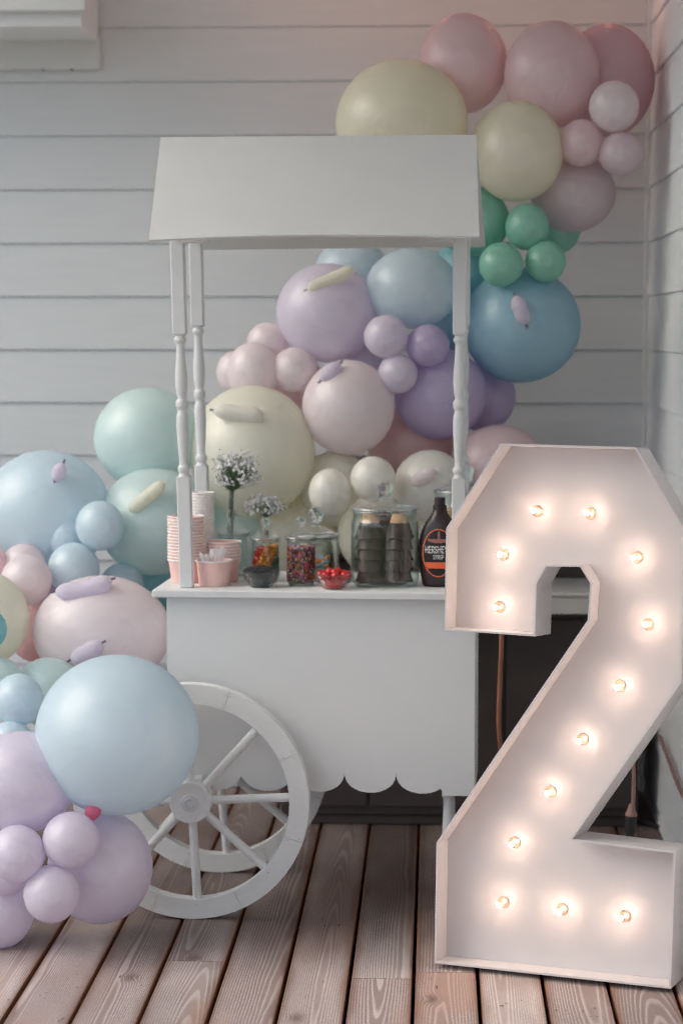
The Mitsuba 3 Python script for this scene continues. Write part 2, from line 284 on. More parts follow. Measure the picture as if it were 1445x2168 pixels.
cart_part(cart, 'side_panel', cbox(bxr-0.009, bxr, 0.0095, DEEP, sc_z-0.004, TOP-0.0005, 0.001), smooth=False)
cart_part(cart, 'back_panel', cbox(bxl, bxr, DEEP+0.0005, DEEP+0.009, sc_z+0.03, TOP-0.0005, 0.001), smooth=False)
cart_part(cart, 'floor_panel', cbox(bxl+0.0095, bxr-0.0095, 0.0095, DEEP-0.0005, sc_z+0.09, sc_z+0.10, 0.001), smooth=False)
cart_part(cart, 'counter', cbox(cxl, cxr, -0.028, 0.43, ct-0.0195, ct, 0.003), smooth=False)
# posts: square, turned, square
def post(xp, yp, ztop, lean=0.0):
    L = ztop-ct; z = lambda v: ct+L*(2115-v)/2030.0; s = 0.0168
    sh = [cbox(xp-s, xp+s, yp-s, yp+s, ct+0.0005, z(1462), 0.0025), cbox(xp-s, xp+s, yp-s, yp+s, z(640), ztop, 0.0025)]
    pr_ = [(0.0148, 636), (0.0152, 640), (0.0110, 650), (0.0128, 655), (0.0152, 668), (0.0150, 676), (0.0122, 688), (0.0104, 696), (0.0106, 715), (0.0122, 790), (0.0146, 860), (0.0152, 905), (0.0140, 960), (0.0108, 1004), (0.0106, 1012), (0.0145, 1022),
           (0.0158, 1040), (0.0146, 1062), (0.0110, 1076), (0.0118, 1088), (0.0150, 1120), (0.0155, 1160), (0.0146, 1230), (0.0122, 1320), (0.0108, 1388), (0.0112, 1398), (0.0148, 1408), (0.0155, 1420), (0.0140, 1436), (0.0118, 1446), (0.0135, 1456), (0.0148, 1466)]
    m = lathe(spline([(r, z(v)) for r, v in pr_], 110), 28); m.invert(); m.fix_normals()
    m = cat_(sh[:1]+[moved(m, (xp, yp, 0))]+sh[1:]); m.vertices[:, 0] += lean*(m.vertices[:, 2]-ct)/L; return m
zr = lc(380, 503, 0.0)[1]
pfx = [lc(391, 1200, 0.0)[0], lc(970, 1000, 0.0)[0]]
for yp, dz in ((0.034, 0.0), (0.330, 0.03)):
    for xp in pfx: cart_part(cart, 'post', post(xp, yp, zr+dz, -0.019 if xp < -0.3 else 0.0), smooth=40)
for xp, d in ((pfx[0], 1), (pfx[1], -1)):
    xq = xp-(0.019 if xp < -0.3 else 0); x_ = sorted((xq+d*0.0172, xq+d*0.085)); cart_part(cart, 'cleat', cbox(x_[0], x_[1], -0.010, 0.016, zr-0.013, zr+0.006, 0.002), smooth=False)
# canopy: two thin sloping sheets meeting at a ridge, the front one a little bowed along its lower edge
ye, yr_, yb = -0.16, 0.17, 0.50
e0, e1 = lc(315, 507, ye), lc(1014, 500.5, ye); r0, r1 = lc(340, 289.5, yr_), lc(1007.5, 285, yr_)
xa, xb_ = (e0[0]+r0[0])/2, (e1[0]+r1[0])/2
def sheet(y0, z0, y1, z1, bow, thick):
    nx = 24; xs_ = np.linspace(xa, xb_, nx); top = []
    for t in np.linspace(0, 1, 9):
        for x in xs_:
            s = (x-xa)/(xb_-xa); y, z = y0+(y1-y0)*t, z0+(z1-z0)*t
            ox = (1-t)*((e0[0]-xa)*(1-s)+(e1[0]-xb_)*s)+t*((r0[0]-xa)*(1-s)+(r1[0]-xb_)*s)
            z += (1-t)**2*bow*math.sin(math.pi*s)*(1-0.35*s)+(1-t)*0.006*s
            top.append((x+ox, y, z))
    top = np.array(top); nrm = np.array([0, -(z1-z0), (y1-y0)]); nrm = nrm/np.linalg.norm(nrm)*np.sign(nrm[2]); bot = top-nrm*thick
    v = np.vstack([top, bot]); n0 = len(top); f = []
    g = lambda i, j: i*nx+j
    for i in range(8):
        for j in range(nx-1):
            a, b, c, d = g(i, j), g(i, j+1), g(i+1, j+1), g(i+1, j); f += [(a, b, c), (a, c, d), (n0+a, n0+c, n0+b), (n0+a, n0+d, n0+c)]
    for i in range(8):
        for j, s in ((0, 1), (nx-1, -1)):
            a, d = g(i, j), g(i+1, j); q = [(a, d, n0+d), (a, n0+d, n0+a)]; f += q if s > 0 else [t[::-1] for t in q]
    for j in range(nx-1):
        for i, s in ((0, -1), (8, 1)):
            a, b = g(i, j), g(i, j+1); q = [(a, b, n0+b), (a, n0+b, n0+a)]; f += q if s > 0 else [t[::-1] for t in q]
    m = trimesh.Trimesh(v, np.array(f), process=False); m.fix_normals(); return m
ze, zrg = (e0[1]+e1[1])/2-0.003, (r0[1]+r1[1])/2
cart_part(cart, 'canopy_front', sheet(ye, ze, yr_, zrg, 0.010, 0.006), smooth=25, label='broad white front slope of the canopy')
cart_part(cart, 'canopy_back', sheet(yb, lc(700, 527, yb)[1]+0.003, yr_+0.002, zrg-0.002, 0.0, 0.006), smooth=25)
for xg in (pfx[0], pfx[1]):   # gable boards that carry the canopy on the posts
    g = Polygon([(-0.012, zr-0.002), (0.39, zr+0.012), (0.39, zr+0.034), (yr_+0.01, zrg-0.032), (yr_-0.01, zrg-0.032), (-0.012, zr+0.09)])
    m = extrude(g, 0.010); cart_part(cart, 'gable_board', moved(m, (xg-0.005-(0.019 if xg < -0.3 else 0), 0, 0), np.array([[0, 0, 1, 0], [1, 0, 0, 0], [0, 1, 0, 0], [0, 0, 0, 1.0]])), smooth=False)
# legs
lx_ = lc(948, 1720, 0.03)[0]; lz = sc_z-0.0045
lp = [(0.0005, lz), (0.0172, lz), (0.0172, lz-0.008), (0.0135, lz-0.014), (0.0125, lz-0.03), (0.0150, lz-0.10), (0.0155, lz-0.14), (0.0120, lz-0.20), (0.0100, lz-0.235), (0.0150, lz-0.25), (0.0150, lz-0.262), (0.0110, lz-0.275), (0.0130, 0.012), (0.0130, 0.001), (0.0005, 0.001)]
lp = [q for q in lp if q[1] >= 0.001]
for yl in (0.04, 0.285):
    m = lathe(spline(lp, 70), 24); m.fix_normals(); cart_part(cart, 'leg', moved(m, (lx_-(0.006 if yl > .1 else 0), yl, 0)), smooth=40)
# wheels: eight rim segments, eight dowel spokes, a round hub
ax_, az_ = lc(403, 1699, -0.095); RO = az_-0.002; RI = RO*0.832
def wheel(yc, rot):
    w = numbered(cart+'__wheel')
    th = 0.019
    def W(m): return moved(m, (ax_, yc, az_))
    prism = lambda p, y0, y1: moved(extrude(p, y1-y0), (0, y1, 0), np.array([[1, 0, 0, 0], [0, 0, -1, 0], [0, 1, 0, 0], [0, 0, 0, 1.0]]))
    for k in range(8):
        a0, a1 = math.radians(rot+22.5+45*k)+0.0009, math.radians(rot+67.5+45*k)-0.0009; aa = np.linspace(a0, a1, 15)
        pg = Polygon([(RO*math.cos(a), RO*math.sin(a)) for a in aa]+[(RI*math.cos(a), RI*math.sin(a)) for a in aa[::-1]])
        inn = pg.buffer(-0.0007, join_style=2)
        front, mid = prism(inn, -th, -th+0.0015), prism(pg, -th+0.0015, th)
        cart_part(w, 'rim_segment', W(cat_([front, mid])), 'wheel_paint', 25)
        nl = []
        for s, e in ((1, a0), (-1, a1)):
            for q in (0.25, 0.75): r = RI+(RO-RI)*q; aa_ = e+s*0.022; nl.append(moved(trimesh.creation.icosphere(1, 0.0009), (r*math.cos(aa_), -th-0.0002, r*math.sin(aa_))))
        am = (a0+a1)/2; nl.append(moved(trimesh.creation.icosphere(1, 0.0009), ((RI+0.014)*math.cos(am), -th-0.0002, (RI+0.014)*math.sin(am))))
        cart_part(w, 'nails', W(cat_(nl)), 'nail_dark', True, kind='stuff')
    back = prism(Point(0, 0).buffer(RO-0.004, 48).difference(Point(0, 0).buffer(RI+0.004, 48)), -th+0.004, th-0.004); cart_part(w, 'rim_core', W(back), 'joint_dark', 25)
    for k in range(8):
        a = math.radians(rot+45*k); d = np.array([math.cos(a), 0, math.sin(a)])
        m = tube([d*0.03, d*(RI+0.004)], 0.0112, 16); cart_part(w, 'spoke', W(m), 'cart_paint', 40)
    hub = cart_part(w, 'hub', W(moved(lathe([(0, -0.030), (0.050, -0.030), (0.0515, -0.0285), (0.0515, 0.028), (0.05, 0.03), (0, 0.03)], 48), M=frame((0, 0, 0), (1, 0, 0), (0, 0, 1), (0, 1, 0)))), 'cart_paint', 30)
    cap = [(0, -0.0355), (0.0075, -0.0355), (0.008, -0.034), (0.0088, -0.0338), (0.0100, -0.036), (0.0115, -0.036), (0.013, -0.034), (0.021, -0.0332), (0.0225, -0.031), (0.0225, -0.029)]
    cart_part(w, 'hub_cap', W(moved(lathe(cap, 40), M=frame((0, 0, 0), (1, 0, 0), (0, 0, 1), (0, 1, 0)))), 'axle_plastic', 30, label='grey plastic axle cap')
    nl = [moved(trimesh.creation.icosphere(1, 0.0009), (0.042*math.cos(b), -0.0305, 0.042*math.sin(b))) for b in np.arange(8)*math.pi/4+0.3]
    cart_part(w, 'hub_nails', W(cat_(nl)), 'nail_dark', True, kind='stuff')
wheel(-0.075, 3.0); wheel(0.398, 5.0)
cart_part(cart, 'axle', moved(tube([(0, -0.045, 0), (0, 0.368, 0)], 0.011, 16), (ax_, 0, az_)), 'cart_paint', 40)
for a, b in ((-0.042, -0.001), (DEEP+0.0095, 0.366)): cart_part(cart, 'axle_block', cbox(ax_-0.02, ax_+0.02, a, b, az_-0.02, min(az_+0.05, az_+0.09), 0.002), smooth=False)

# ------------------------------------------------------------------ the big number with bulbs
DEPTH2, REC, LEAN = 0.132, 0.074, math.radians(4.7)
lift = DEPTH2*math.sin(LEAN)+0.0015
pa, pb = plane_at(919, 2040, (0, 0, lift), EZ), plane_at(1415, 2094, (0, 0, lift), EZ)
NX = (pb-pa)/np.linalg.norm(pb-pa); nh = np.cross(EZ, NX); NU = EZ*math.cos(LEAN)+nh*math.sin(LEAN); NB = np.cross(NU, NX)*-1; NB = NB if NB[1] > 0 else -NB
M2 = frame(pa, NX, NU, NB)                                               # x along, y up the face, z backward
out2 = Polygon([(0, 0), (-0.004, 0.278), (0.338, 0.809), (0.341, 0.892), (0.317, 0.928), (0.238, 0.9255), (0.217, 0.887), (0.217, 0.766), (0.0, 0.770), (-0.003, 1.005), (0.122, 1.203),
                (0.436, 1.2007), (0.553, 1.019), (0.556, 0.682), (0.318, 0.3136), (0.5535, 0.3056), (0.5525, 0.0)])
inn2 = out2.buffer(-0.0045, join_style=2)
num = thing('marquee_number', 'large white number two sign lit by clear globe bulbs, standing on the deck', 'sign')
ring = extrude(out2.difference(inn2), DEPTH2); ring.apply_transform(M2); ring.fix_normals()
part(num, 'rim', ring, 'sign_paint', False)
fc = moved(extrude(inn2.buffer(-0.0003, join_style=2), 0.005), (0, 0, REC)); fc.apply_transform(M2); fc.fix_normals()
part(num, 'face_panel', fc, 'sign_paint', False)
sock_px = [(1137, 1082), (1250, 1087), (1066, 1174), (1349, 1180), (1057, 1285), (1371, 1322), (1312, 1452), (1234, 1565), (1166, 1676), (1090, 1784), (1066, 1910), (1191, 1925), (1323, 1940)]
fo = pa+NB*REC
g_prof = [(0.0112, 0.0035), (0.0114, 0.009), (0.0130, 0.0150)]+[(0.0235*math.cos(a), 0.0365+0.0235*math.sin(a)) for a in np.linspace(-0.95, math.pi/2-0.02, 22)]+[(0.0002, 0.0600)]
globe = mikit.ply(lathe(g_prof, 40), 'clear_glass', smooth=True)
s_prof = [(0.0002, 0.0), (0.0135, 0.0), (0.0140, 0.0015), (0.0138, 0.0035), (0.0124, 0.0045), (0.0124, 0.0025), (0.0100, 0.0022), (0.0098, 0.0052), (0.0045, 0.0060), (0.0002, 0.0062)]
socket = mikit.ply(lathe(s_prof, 32), 'socket_copper', smooth=35)
fil = mikit.ply(trimesh.creation.icosphere(2, 0.0052), 'clear_glass', smooth=True)
wir = mikit.ply(cat_([tube([(s*0.003, 0, 0.006), (s*0.004, 0, 0.028), (s*0.0035, 0, 0.035)], 0.0006, 6) for s in (-1, 1)]), 'socket_copper', smooth=True)
for x, y in sock_px:
    c = plane_at(x, y, fo, NB)-NB*0.0002
    rot = rng.uniform(0, 360); tilt = np.array([rng.uniform(-0.05, 0.05), rng.uniform(-0.05, 0.05)])
    zax = -NB+NX*tilt[0]+NU*tilt[1]; zax /= np.linalg.norm(zax); xax = np.cross(NU, zax); xax /= np.linalg.norm(xax)
    tw = T(frame(c, xax, np.cross(zax, xax), zax)) @ T().rotate([0, 0, 1], float(rot))
    b = numbered(num+'__bulb'); ref(None, b, globe, tw)
    ref(b, 'socket', socket, tw); ref(b, 'support_wire', wir, tw)
    k = ref(b, 'filament', fil, tw @ T().translate([0, 0, 0.0365])); scene[k]['emitter'] = {'type': 'area', 'radiance': rgb(27.0, 19.6, 15.2)}
# its cord and plug, seen through the opening at the right, and the orange cord under the hook
pc = [at(1339, 1590, 5.45), at(1341, 1640, 5.45), at(1340, 1690, 5.45), at(1338, 1712, 5.45)]
cp = thing('power_cord', 'dull pink cord with a black plug hanging behind the sign beside its foot', 'cord')
part(cp, 'cable', tube(np.vstack([[at(1335, 1480, 5.40)], pc]), 0.0052, 10), 'cord_pink', True)
part(cp, 'plug', moved(lathe([(0.0005, 0), (0.0065, 0), (0.0085, 0.006), (0.0115, 0.020), (0.0150, 0.026), (0.0150, 0.031), (0.0005, 0.031)], 16), M=along(at(1337, 1702, 5.45), at(1335.5, 1722, 5.45))), 'cord_pink', 30)
part(cp, 'connector', moved(lathe([(0.0005, 0), (0.0145, 0), (0.0150, 0.004), (0.0135, 0.035), (0.0100, 0.058), (0.0060, 0.068), (0.0005, 0.068)], 16), M=along(at(1335.5, 1727, 5.45), at(1332, 1790, 5.45))), 'cord_black', 30)
solo('extension_cord', tube(spline([at(1062, 1290, 5.35), at(1061, 1360, 5.36), at(1058, 1440, 5.40), at(1055, 1520, 5.42), at(1058, 1575, 5.44), at(1068, 1620, 5.46)], 30), 0.0062, 10), 'cord_orange', 'copper orange cord hanging down below the hook of the number, before the dark cabinet', 'cord', smooth=True)
dk = lambda x, y: plane_at(x, y, (0, 0, 0.009), EZ)
solo('floor_cable', tube(spline([dk(1260, 1700), dk(1300, 1722), dk(1345, 1738), dk(1385, 1748), dk(1412, 1765)], 30), 0.0075, 8), 'cord_black', 'black cable lying along the deck behind the foot of the number', 'cable', smooth=True)
wq = lambda x, y: plane_at(x, y, (XW-0.027, 0, 0), np.array([1.0, 0, 0]))
solo('wall_cable', tube(spline([wq(1396, 1560), wq(1415, 1610), wq(1434, 1660), wq(1450, 1695)], 24), 0.006, 8), 'cord_pink', 'dull brown cable slanting down the side wall at the right edge', 'cable', smooth=True)

# ------------------------------------------------------------------ balloons
def balloon_profile():
    a = np.linspace(-math.pi/2+0.001, math.pi/2-0.06, 56); r, z = np.cos(a), np.sin(a)
    z = z*(1+0.06*np.maximum(z, 0)**3); r = r*(1-0.03*np.maximum(z, 0)**2)
    return np.vstack([np.stack([r, z], 1), [[0.048, 1.065], [0.034, 1.09]]])
bl = lathe(balloon_profile(), 72); bl.apply_transform(frame((0, 0, 0), (1, 0, 0), (0, 0, 1), (0, 1, 0))); bl.fix_normals()
BALL = mikit.ply(bl, 'latex_cream', smooth=True)
kn = lathe(spline([(0.0, -0.01), (0.03, 0.0), (0.062, 0.02), (0.03, 0.045), (0.045, 0.075), (0.085, 0.12), (0.08, 0.125), (0.0, 0.10)], 26), 18); kn.apply_transform(frame((0, 0, 0), (1, 0, 0), (0, 0, 1), (0, 1, 0))); kn.fix_normals()
KNOT = mikit.ply(kn, 'latex_cream', smooth=True)
GROUPS = None
def balloon(x, y, rx, ry, Y, col, label, turn=None, name='balloon'):
    """An inflated balloon centred at its measured place: pixel x, y at depth Y; its knot is turned to the back."""
    c = at(x, y, Y); a, b = metres(rx, c), metres(ry, c); k = thing(name, label, 'balloon')
    r = min(a, b)
    az, el = turn if turn else (rng.uniform(-40, 40), rng.uniform(-25, 25))
    tw = T().translate(c.tolist()) @ T().scale([float(a/r), 1.0, float(b/r)]) @ T().rotate([0, 0, 1], az) @ T().rotate([1, 0, 0], el) @ T().scale(float(r))
    ref(None, k, BALL, tw, bsdf='latex_'+col)
    s = 0.014/r*0.9
    ref(k, 'knot', KNOT, T().translate(c.tolist()) @ T().scale([float(a/r), 1.0, float(b/r)]) @ T().rotate([0, 0, 1], az) @ T().rotate([1, 0, 0], el) @ T().scale(float(r)) @ T().translate([0, 1.07, 0]) @ T().scale(float(min(1.0, s*3))), bsdf='latex_'+col)
B = [  # x, y, rx, ry, depth, colour, label
 (980, 134, 93, 105, 6.56, 'pink', 'pink balloon at the top of the arch, leftmost of its pink ones'),
 (1167, 158, 101, 113, 6.46, 'pink', 'large pink balloon at the top of the arch, middle of the three large ones'),
 (1284, 170, 101, 119, 6.60, 'dusky_pink', 'dusky pink balloon at the far top right of the arch, nearest the side wall'),
 (1299, 225, 53, 54, 6.34, 'pale_pink', 'small pale pink balloon overlapping the dusky pink one at top right'),
 (1230, 302, 47, 50, 6.36, 'pink', 'small pink balloon wedged beside the right yellow balloon'),
 (1314, 325, 48, 46, 6.34, 'mauve', 'small mauve pink balloon lowest of the small trio at top right'),
 (1212, 408, 90, 83, 6.50, 'mauve', 'mauve balloon below the small pink trio, against the siding'),
 (850, 262, 140, 135, 6.42, 'yellow', 'large pale yellow balloon rising above the canopy ridge'),
 (1093, 320, 99, 106, 6.38, 'yellow', 'pale yellow balloon just right of the canopy'),
 (1000, 468, 78, 74, 6.45, 'green', 'green balloon half hidden by the right end of the canopy'),
 (1115, 480, 46, 49, 6.36, 'green', 'small green balloon, uppermost of the green trio'),
 (1060, 560, 47, 47, 6.32, 'green', 'small green balloon, lower left of the green trio'),
 (1154, 553, 43, 44, 6.34, 'green', 'small green balloon, lower right of the green trio'),
 (1170, 478, 60, 62, 6.60, 'green', 'dark green balloon peeping out behind the green trio'),
 (1103, 688, 125, 122, 6.46, 'blue', 'big blue balloon at the right bend of the arch'),
 (872, 610, 98, 86, 6.40, 'sky', 'light blue balloon under the canopy beside the right post'),
 (745, 578, 80, 74, 6.62, 'sky', 'light blue balloon partly hidden just under the canopy edge'),
 (985, 575, 72, 66, 6.62, 'teal', 'teal balloon mostly hidden behind the right post'),
 (960, 690, 60, 62, 6.64, 'blue', 'deep blue balloon sunk between light blue and purple ones'),
 (692, 662, 108, 105, 6.42, 'lavender', 'large lavender balloon under the canopy with a cream stick balloon on it'),
 (817, 712, 47, 46, 6.28, 'lavender', 'small lavender balloon, upper left of the lavender trio'),
 (905, 732, 46, 45, 6.30, 'purple', 'small purple balloon, upper right of the lavender trio'),
 (842, 791, 42, 42, 6.28, 'lavender', 'small lavender balloon, lowest of the lavender trio'),
 (932, 834, 98, 97, 6.40, 'purple', 'purple balloon behind the middle of the right post'),
 (1022, 838, 69, 76, 6.60, 'purple', 'darker purple balloon showing to the right of the right post'),
 (775, 768, 66, 56, 6.58, 'lavender', 'lavender balloon buried behind the lavender trio'),
 (567, 722, 44, 40, 6.42, 'pale_pink', 'small pale pink balloon, topmost of the pink cluster left of centre'),
 (536, 786, 56, 62, 6.36, 'pale_pink', 'pale pink balloon at the middle of the pink cluster left of centre'),
 (497, 788, 39, 45, 6.44, 'pale_pink', 'small pale pink balloon, leftmost of the pink cluster under the canopy'),
 (624, 783, 50, 48, 6.36, 'pale_pink', 'small pale pink balloon, rightmost of the pink cluster under the canopy'),
 (610, 815, 78, 75, 6.58, 'pink', 'pink balloon buried behind the pale pink cluster'),
 (737, 862, 98, 101, 6.30, 'pale_pink', 'pale pink balloon at the centre with a small purple one on it'),
 (534, 955, 133, 140, 6.30, 'cream', 'large cream balloon behind the bouquet with a white stick balloon on it'),
 (868, 935, 92, 82, 6.52, 'coral', 'coral pink balloon behind the right side of the cart'),
 (1055, 985, 98, 86, 6.36, 'pink', 'deep pink balloon just above the top of the number'),
 (910, 1030, 78, 78, 6.24, 'ivory', 'ivory balloon behind the bottle with a pinkish stick balloon on it'),
 (789, 1014, 48, 48, 6.12, 'ivory', 'small ivory balloon above the big cone jar'),
 (698, 1042, 45, 50, 6.12, 'ivory', 'small ivory balloon left of the big cone jar'),
 (710, 1034, 76, 80, 6.34, 'cream', 'cream balloon behind the two small ivory ones'),
 (822, 1130, 108, 100, 6.30, 'cream', 'cream balloon low behind the big cone jar'),
 (622, 1135, 104, 96, 6.40, 'yellow', 'pale yellow balloon low behind the candy jars'),
 (311, 928, 112, 108, 6.30, 'mint', 'large mint balloon left of the posts, upper of the two'),
 (328, 1104, 122, 114, 6.18, 'mint', 'large mint balloon left of the posts with a cream stick balloon on it'),
 (478, 1142, 84, 86, 6.34, 'mint', 'mint balloon seen through the glass behind the stacked cups'),
 (98, 1084, 137, 131, 6.16, 'sky', 'large light blue balloon at the left edge with a small purple one on it'),
 (211, 1113, 51, 53, 5.98, 'sky', 'small light blue balloon, highest of the blue trio at left'),
 (141, 1140, 40, 48, 6.04, 'sky', 'small light blue balloon, leftmost of the blue trio at left'),
 (156, 1206, 55, 58, 5.96, 'sky', 'small light blue balloon, lowest of the blue trio at left'),
 (258, 1238, 46, 46, 6.10, 'sky', 'small grey blue balloon peeping over the large pale pink one'),
 (345, 1215, 85, 80, 6.36, 'teal', 'teal balloon deep behind the left corner of the counter'),
 (50, 1197, 47, 46, 5.98, 'pale_pink', 'small pale pink balloon at left, upper of the pair'),
 (56, 1228, 54, 54, 5.88, 'pale_pink', 'small pale pink balloon at left, lower of the pair'),
 (-12, 1196, 26, 42, 5.94, 'pink', 'pink balloon cut off by the left edge above the cream one'),
 (72, 1330, 56, 72, 6.02, 'coral', 'coral balloon in the gap beside the large pale pink one'),
 (118, 1262, 56, 56, 6.06, 'purple', 'purple balloon in the gap left of the large pale pink one'),
 (-42, 1310, 103, 103, 5.70, 'cream', 'cream balloon cut off by the left edge'),
 (-32, 1333, 46, 46, 5.50, 'teal', 'aqua balloon cut off by the left edge in front of the cream one'),
 (215, 1338, 146, 120, 5.74, 'pale_pink', 'large pale pink balloon beside the cart under the counter corner'),
 (103, 1466, 76, 74, 5.58, 'mint', 'mint balloon between the large pale pink and the large blue one'),
 (-8, 1436, 54, 46, 5.50, 'mint', 'mint balloon cut off by the left edge below the cream one'),
 (39, 1482, 53, 56, 5.36, 'sky', 'small light blue balloon at the left edge, above the lavender ones'),
 (24, 1570, 46, 44, 5.32, 'sky', 'small light blue balloon peeping over the left lavender one'),
 (248, 1556, 173, 170, 5.12, 'sky', 'large light blue balloon in front of the wheel'),
 (46, 1656, 114, 108, 5.08, 'lavender', 'large lavender balloon at the left edge beside the blue one'),
 (36, 1808, 59, 61, 4.96, 'lavender', 'small lavender balloon, leftmost of the low trio'),
 (12, 1842, 54, 54, 5.06, 'lavender', 'small lavender balloon tucked behind the low trio at the left edge'),
 (150, 1779, 60, 60, 4.98, 'lavender', 'small lavender balloon, uppermost of the low trio'),
 (109, 1893, 59, 62, 4.96, 'lavender', 'small lavender balloon, lowest of the trio near the deck'),
 (212, 1836, 111, 120, 5.17, 'lavender', 'large lavender balloon resting low on the deck before the wheel'),
 (-12, 1930, 85, 82, 5.12, 'lavender', 'lavender balloon at the bottom left edge near the deck'),
]
for b in B: balloon(*b)
# narrow twisted balloons that lie on the big ones
def stick(p0, p1, w, Y, col, label, bend=0.0, tips=(1, 1)):
    a, b = at(p0[0], p0[1], Y), at(p1[0], p1[1], Y); L = np.linalg.norm(b-a); r = metres(w/2, a); k = thing('stick_balloon', label, 'balloon')
    t = np.linspace(0, 1, 34); e = np.minimum(t, 1-t)*L/r
    rad = r*np.clip(np.sqrt(np.clip(1-(1-np.clip(e/1.5, 0, 1))**2, 0, 1)), 0.14, 1)
    side = np.cross((b-a)/L, [0, 1.0, 0]); c = a[None]+(b-a)[None]*t[:, None]+side[None]*(bend*L*np.sin(np.pi*t))[:, None]
    part(k, 'body', tube(c, rad, 20), 'latex_'+col, True)
    d = (b-a)/L
    for on, q, s in ((tips[0], c[0], -1), (tips[1], c[-1], 1)):
        if on: part(k, 'tip', moved(lathe(spline([(0.0002, -0.002), (0.0030, 0.0), (0.0036, 0.004), (0.0022, 0.007), (0.0040, 0.011), (0.0002, 0.012)], 14), 12), M=along(q-d*s*0.001, q+d*s)), 'latex_tip' if on == 1 else 'latex_'+col, True)
    return k
def on(x, y, i, up=0.0):
    """The depth of the front of balloon number i under a pixel."""
    bx, by, rx, ry, Y = B[i][:5]; d = max(0.0, 1-((x-bx)/rx)**2-((y-by)/ry)**2); return Y-min(metres(rx, at(bx, by, Y)), metres(ry, at(bx, by, Y)))*math.sqrt(d)-up
IDX = {b[6][:26]: i for i, b in enumerate(B)}
def idx(s): return next(i for i, b in enumerate(B) if b[6].startswith(s))
def lay(p0, p1, w, start, col, label, **k):
    i = idx(start); m = ((p0[0]+p1[0])/2, (p0[1]+p1[1])/2); stick(p0, p1, w, on(*m, i, 0.010), col, label, **k)
lay((116, 1018), (134, 980), 30, 'large light blue balloon at the left edge', 'lavender', 'short lavender stick balloon on the light blue balloon at left')
lay((275, 1082), (348, 1022), 29, 'large mint balloon left of the posts with', 'cream', 'cream stick balloon lying on the lower mint balloon', tips=(0, 2))
lay((118, 1252), (236, 1226), 40, 'large pale pink balloon beside', 'lavender', 'long lavender stick balloon on top of the large pale pink balloon', bend=-0.09)
lay((150, 1397), (216, 1361), 39, 'large pale pink balloon beside', 'lavender', 'fat lavender stick balloon between the large pink and large blue balloons', bend=-0.05)
lay((650, 613), (750, 569), 27, 'large lavender balloon under', 'cream', 'cream stick balloon on the lavender balloon under the canopy', tips=(1, 0))
lay((679, 805), (719, 769), 30, 'pale pink balloon at the centre', 'lavender', 'short lavender stick balloon on the pale pink balloon at the centre')
lay((1090, 626), (1113, 687), 33, 'big blue balloon', 'lavender', 'short lavender stick balloon on the big blue balloon')
lay((452, 868), (558, 882), 34, 'large cream balloon behind', 'ivory', 'whitish stick balloon on the large cream balloon', tips=(1, 0))
lay((870, 1024), (921, 997), 30, 'ivory balloon behind the bottle', 'pale_pink', 'pinkish stick balloon on the ivory balloon behind the bottle', tips=(0, 2))
stick((188, 1737), (206, 1698), 34, 5.02, 'hot_pink', 'tiny hot pink balloon perched on the low lavender trio', tips=(0, 2))

# ------------------------------------------------------------------ on the counter
def spot(x, y=None, yl=0.1):
    """Where a thing stands on the counter: the pixel column x at depth yl behind the cart's front."""
    xl, _ = lc(x, 1235, yl); return cw(xl, yl, ct)
def yl_of(y):
    """Depth behind the front for the counter point seen at pixel row y."""
    p = plane_at(600, y, (0, 0, ct), EZ); return (p-O)@EY
def scale_at(p): return np.dot(p-CAM, F)/FPX
def grounded(profile, p, n=40): 
    m = lathe(profile, n); m.fix_normals(); return moved(m, p+np.array([0, 0, 0.0006]))
# paper cups
def cup_meshes(rt, rb, h):
    body = [(0.0003, 0.001), (rb-0.002, 0.001), (rb-0.0015, 0.0), (rb, 0.0), (rt, h-0.003), (rt-0.0009, h-0.003), (rb-0.001, 0.003), (0.0003, 0.003)]
    t = np.linspace(0, 2*np.pi, 11); rim = [(rt+0.0012+0.0021*math.cos(a), h-0.0021+0.0021*math.sin(a)) for a in t]
    a, b = lathe(body, 36), lathe(rim, 36); a.fix_normals(); b.fix_normals(); return a, b
ORD = ['topmost', 'second', 'third', 'fourth', 'fifth', 'sixth', 'seventh', 'eighth', 'ninth', 'tenth', 'eleventh', 'twelfth', 'thirteenth', 'fourteenth', 'fifteenth', 'sixteenth', 'seventeenth', 'eighteenth', 'nineteenth', 'twentieth', 'twenty first', 'twenty second', 'twenty third']
def cup_stack(name, x, yl, rt, rb, h, n, step, mat, lab_mid, lab_top, lab_low, group):
    p = spot(x, yl=yl); a, b = cup_meshes(rt, rb, h); A, Bm = mikit.ply(a, mat, smooth=35), mikit.ply(b, 'cup_rim', smooth=True)
    for k in range(n):
        l = lab_low if k == 0 else lab_top if k == n-1 else f'{lab_mid}, {ORD[n-1-k]} from the top'
        key = thing(name, l, 'cup', group if 0 < k < n-1 else None)
        tw = T().translate((p+np.array([rng.uniform(-.0006, .0006), rng.uniform(-.0006, .0006), 0.0008+step*k])).tolist()) @ T().rotate([0, 0, 1], rng.uniform(0, 360))
        ref(key, 'body', A, tw); ref(key, 'rim', Bm, tw)
sp = scale_at(spot(420, yl=0.1))
y_b = 0.24
cup_stack('paper_cup', 427, 0.255, 25.5*sp*1.03, 20*sp*1.03, 0.062, 21, 0.00815, 'cup_white', 'white paper cup in the tallest stack', 'white paper cup, topmost of the tallest stack', 'white paper cup, lowest of the tallest stack', 'white cups of the tallest stack')
cup_stack('paper_cup', 394, 0.150, 37.5*sp, 31*sp, 0.060, 15, 0.0080, 'cup_pink', 'pink paper cup in the middle height stack', 'pink paper cup, topmost of the middle height stack', 'pink paper cup, lowest of the middle height stack', 'pink cups of the middle height stack')
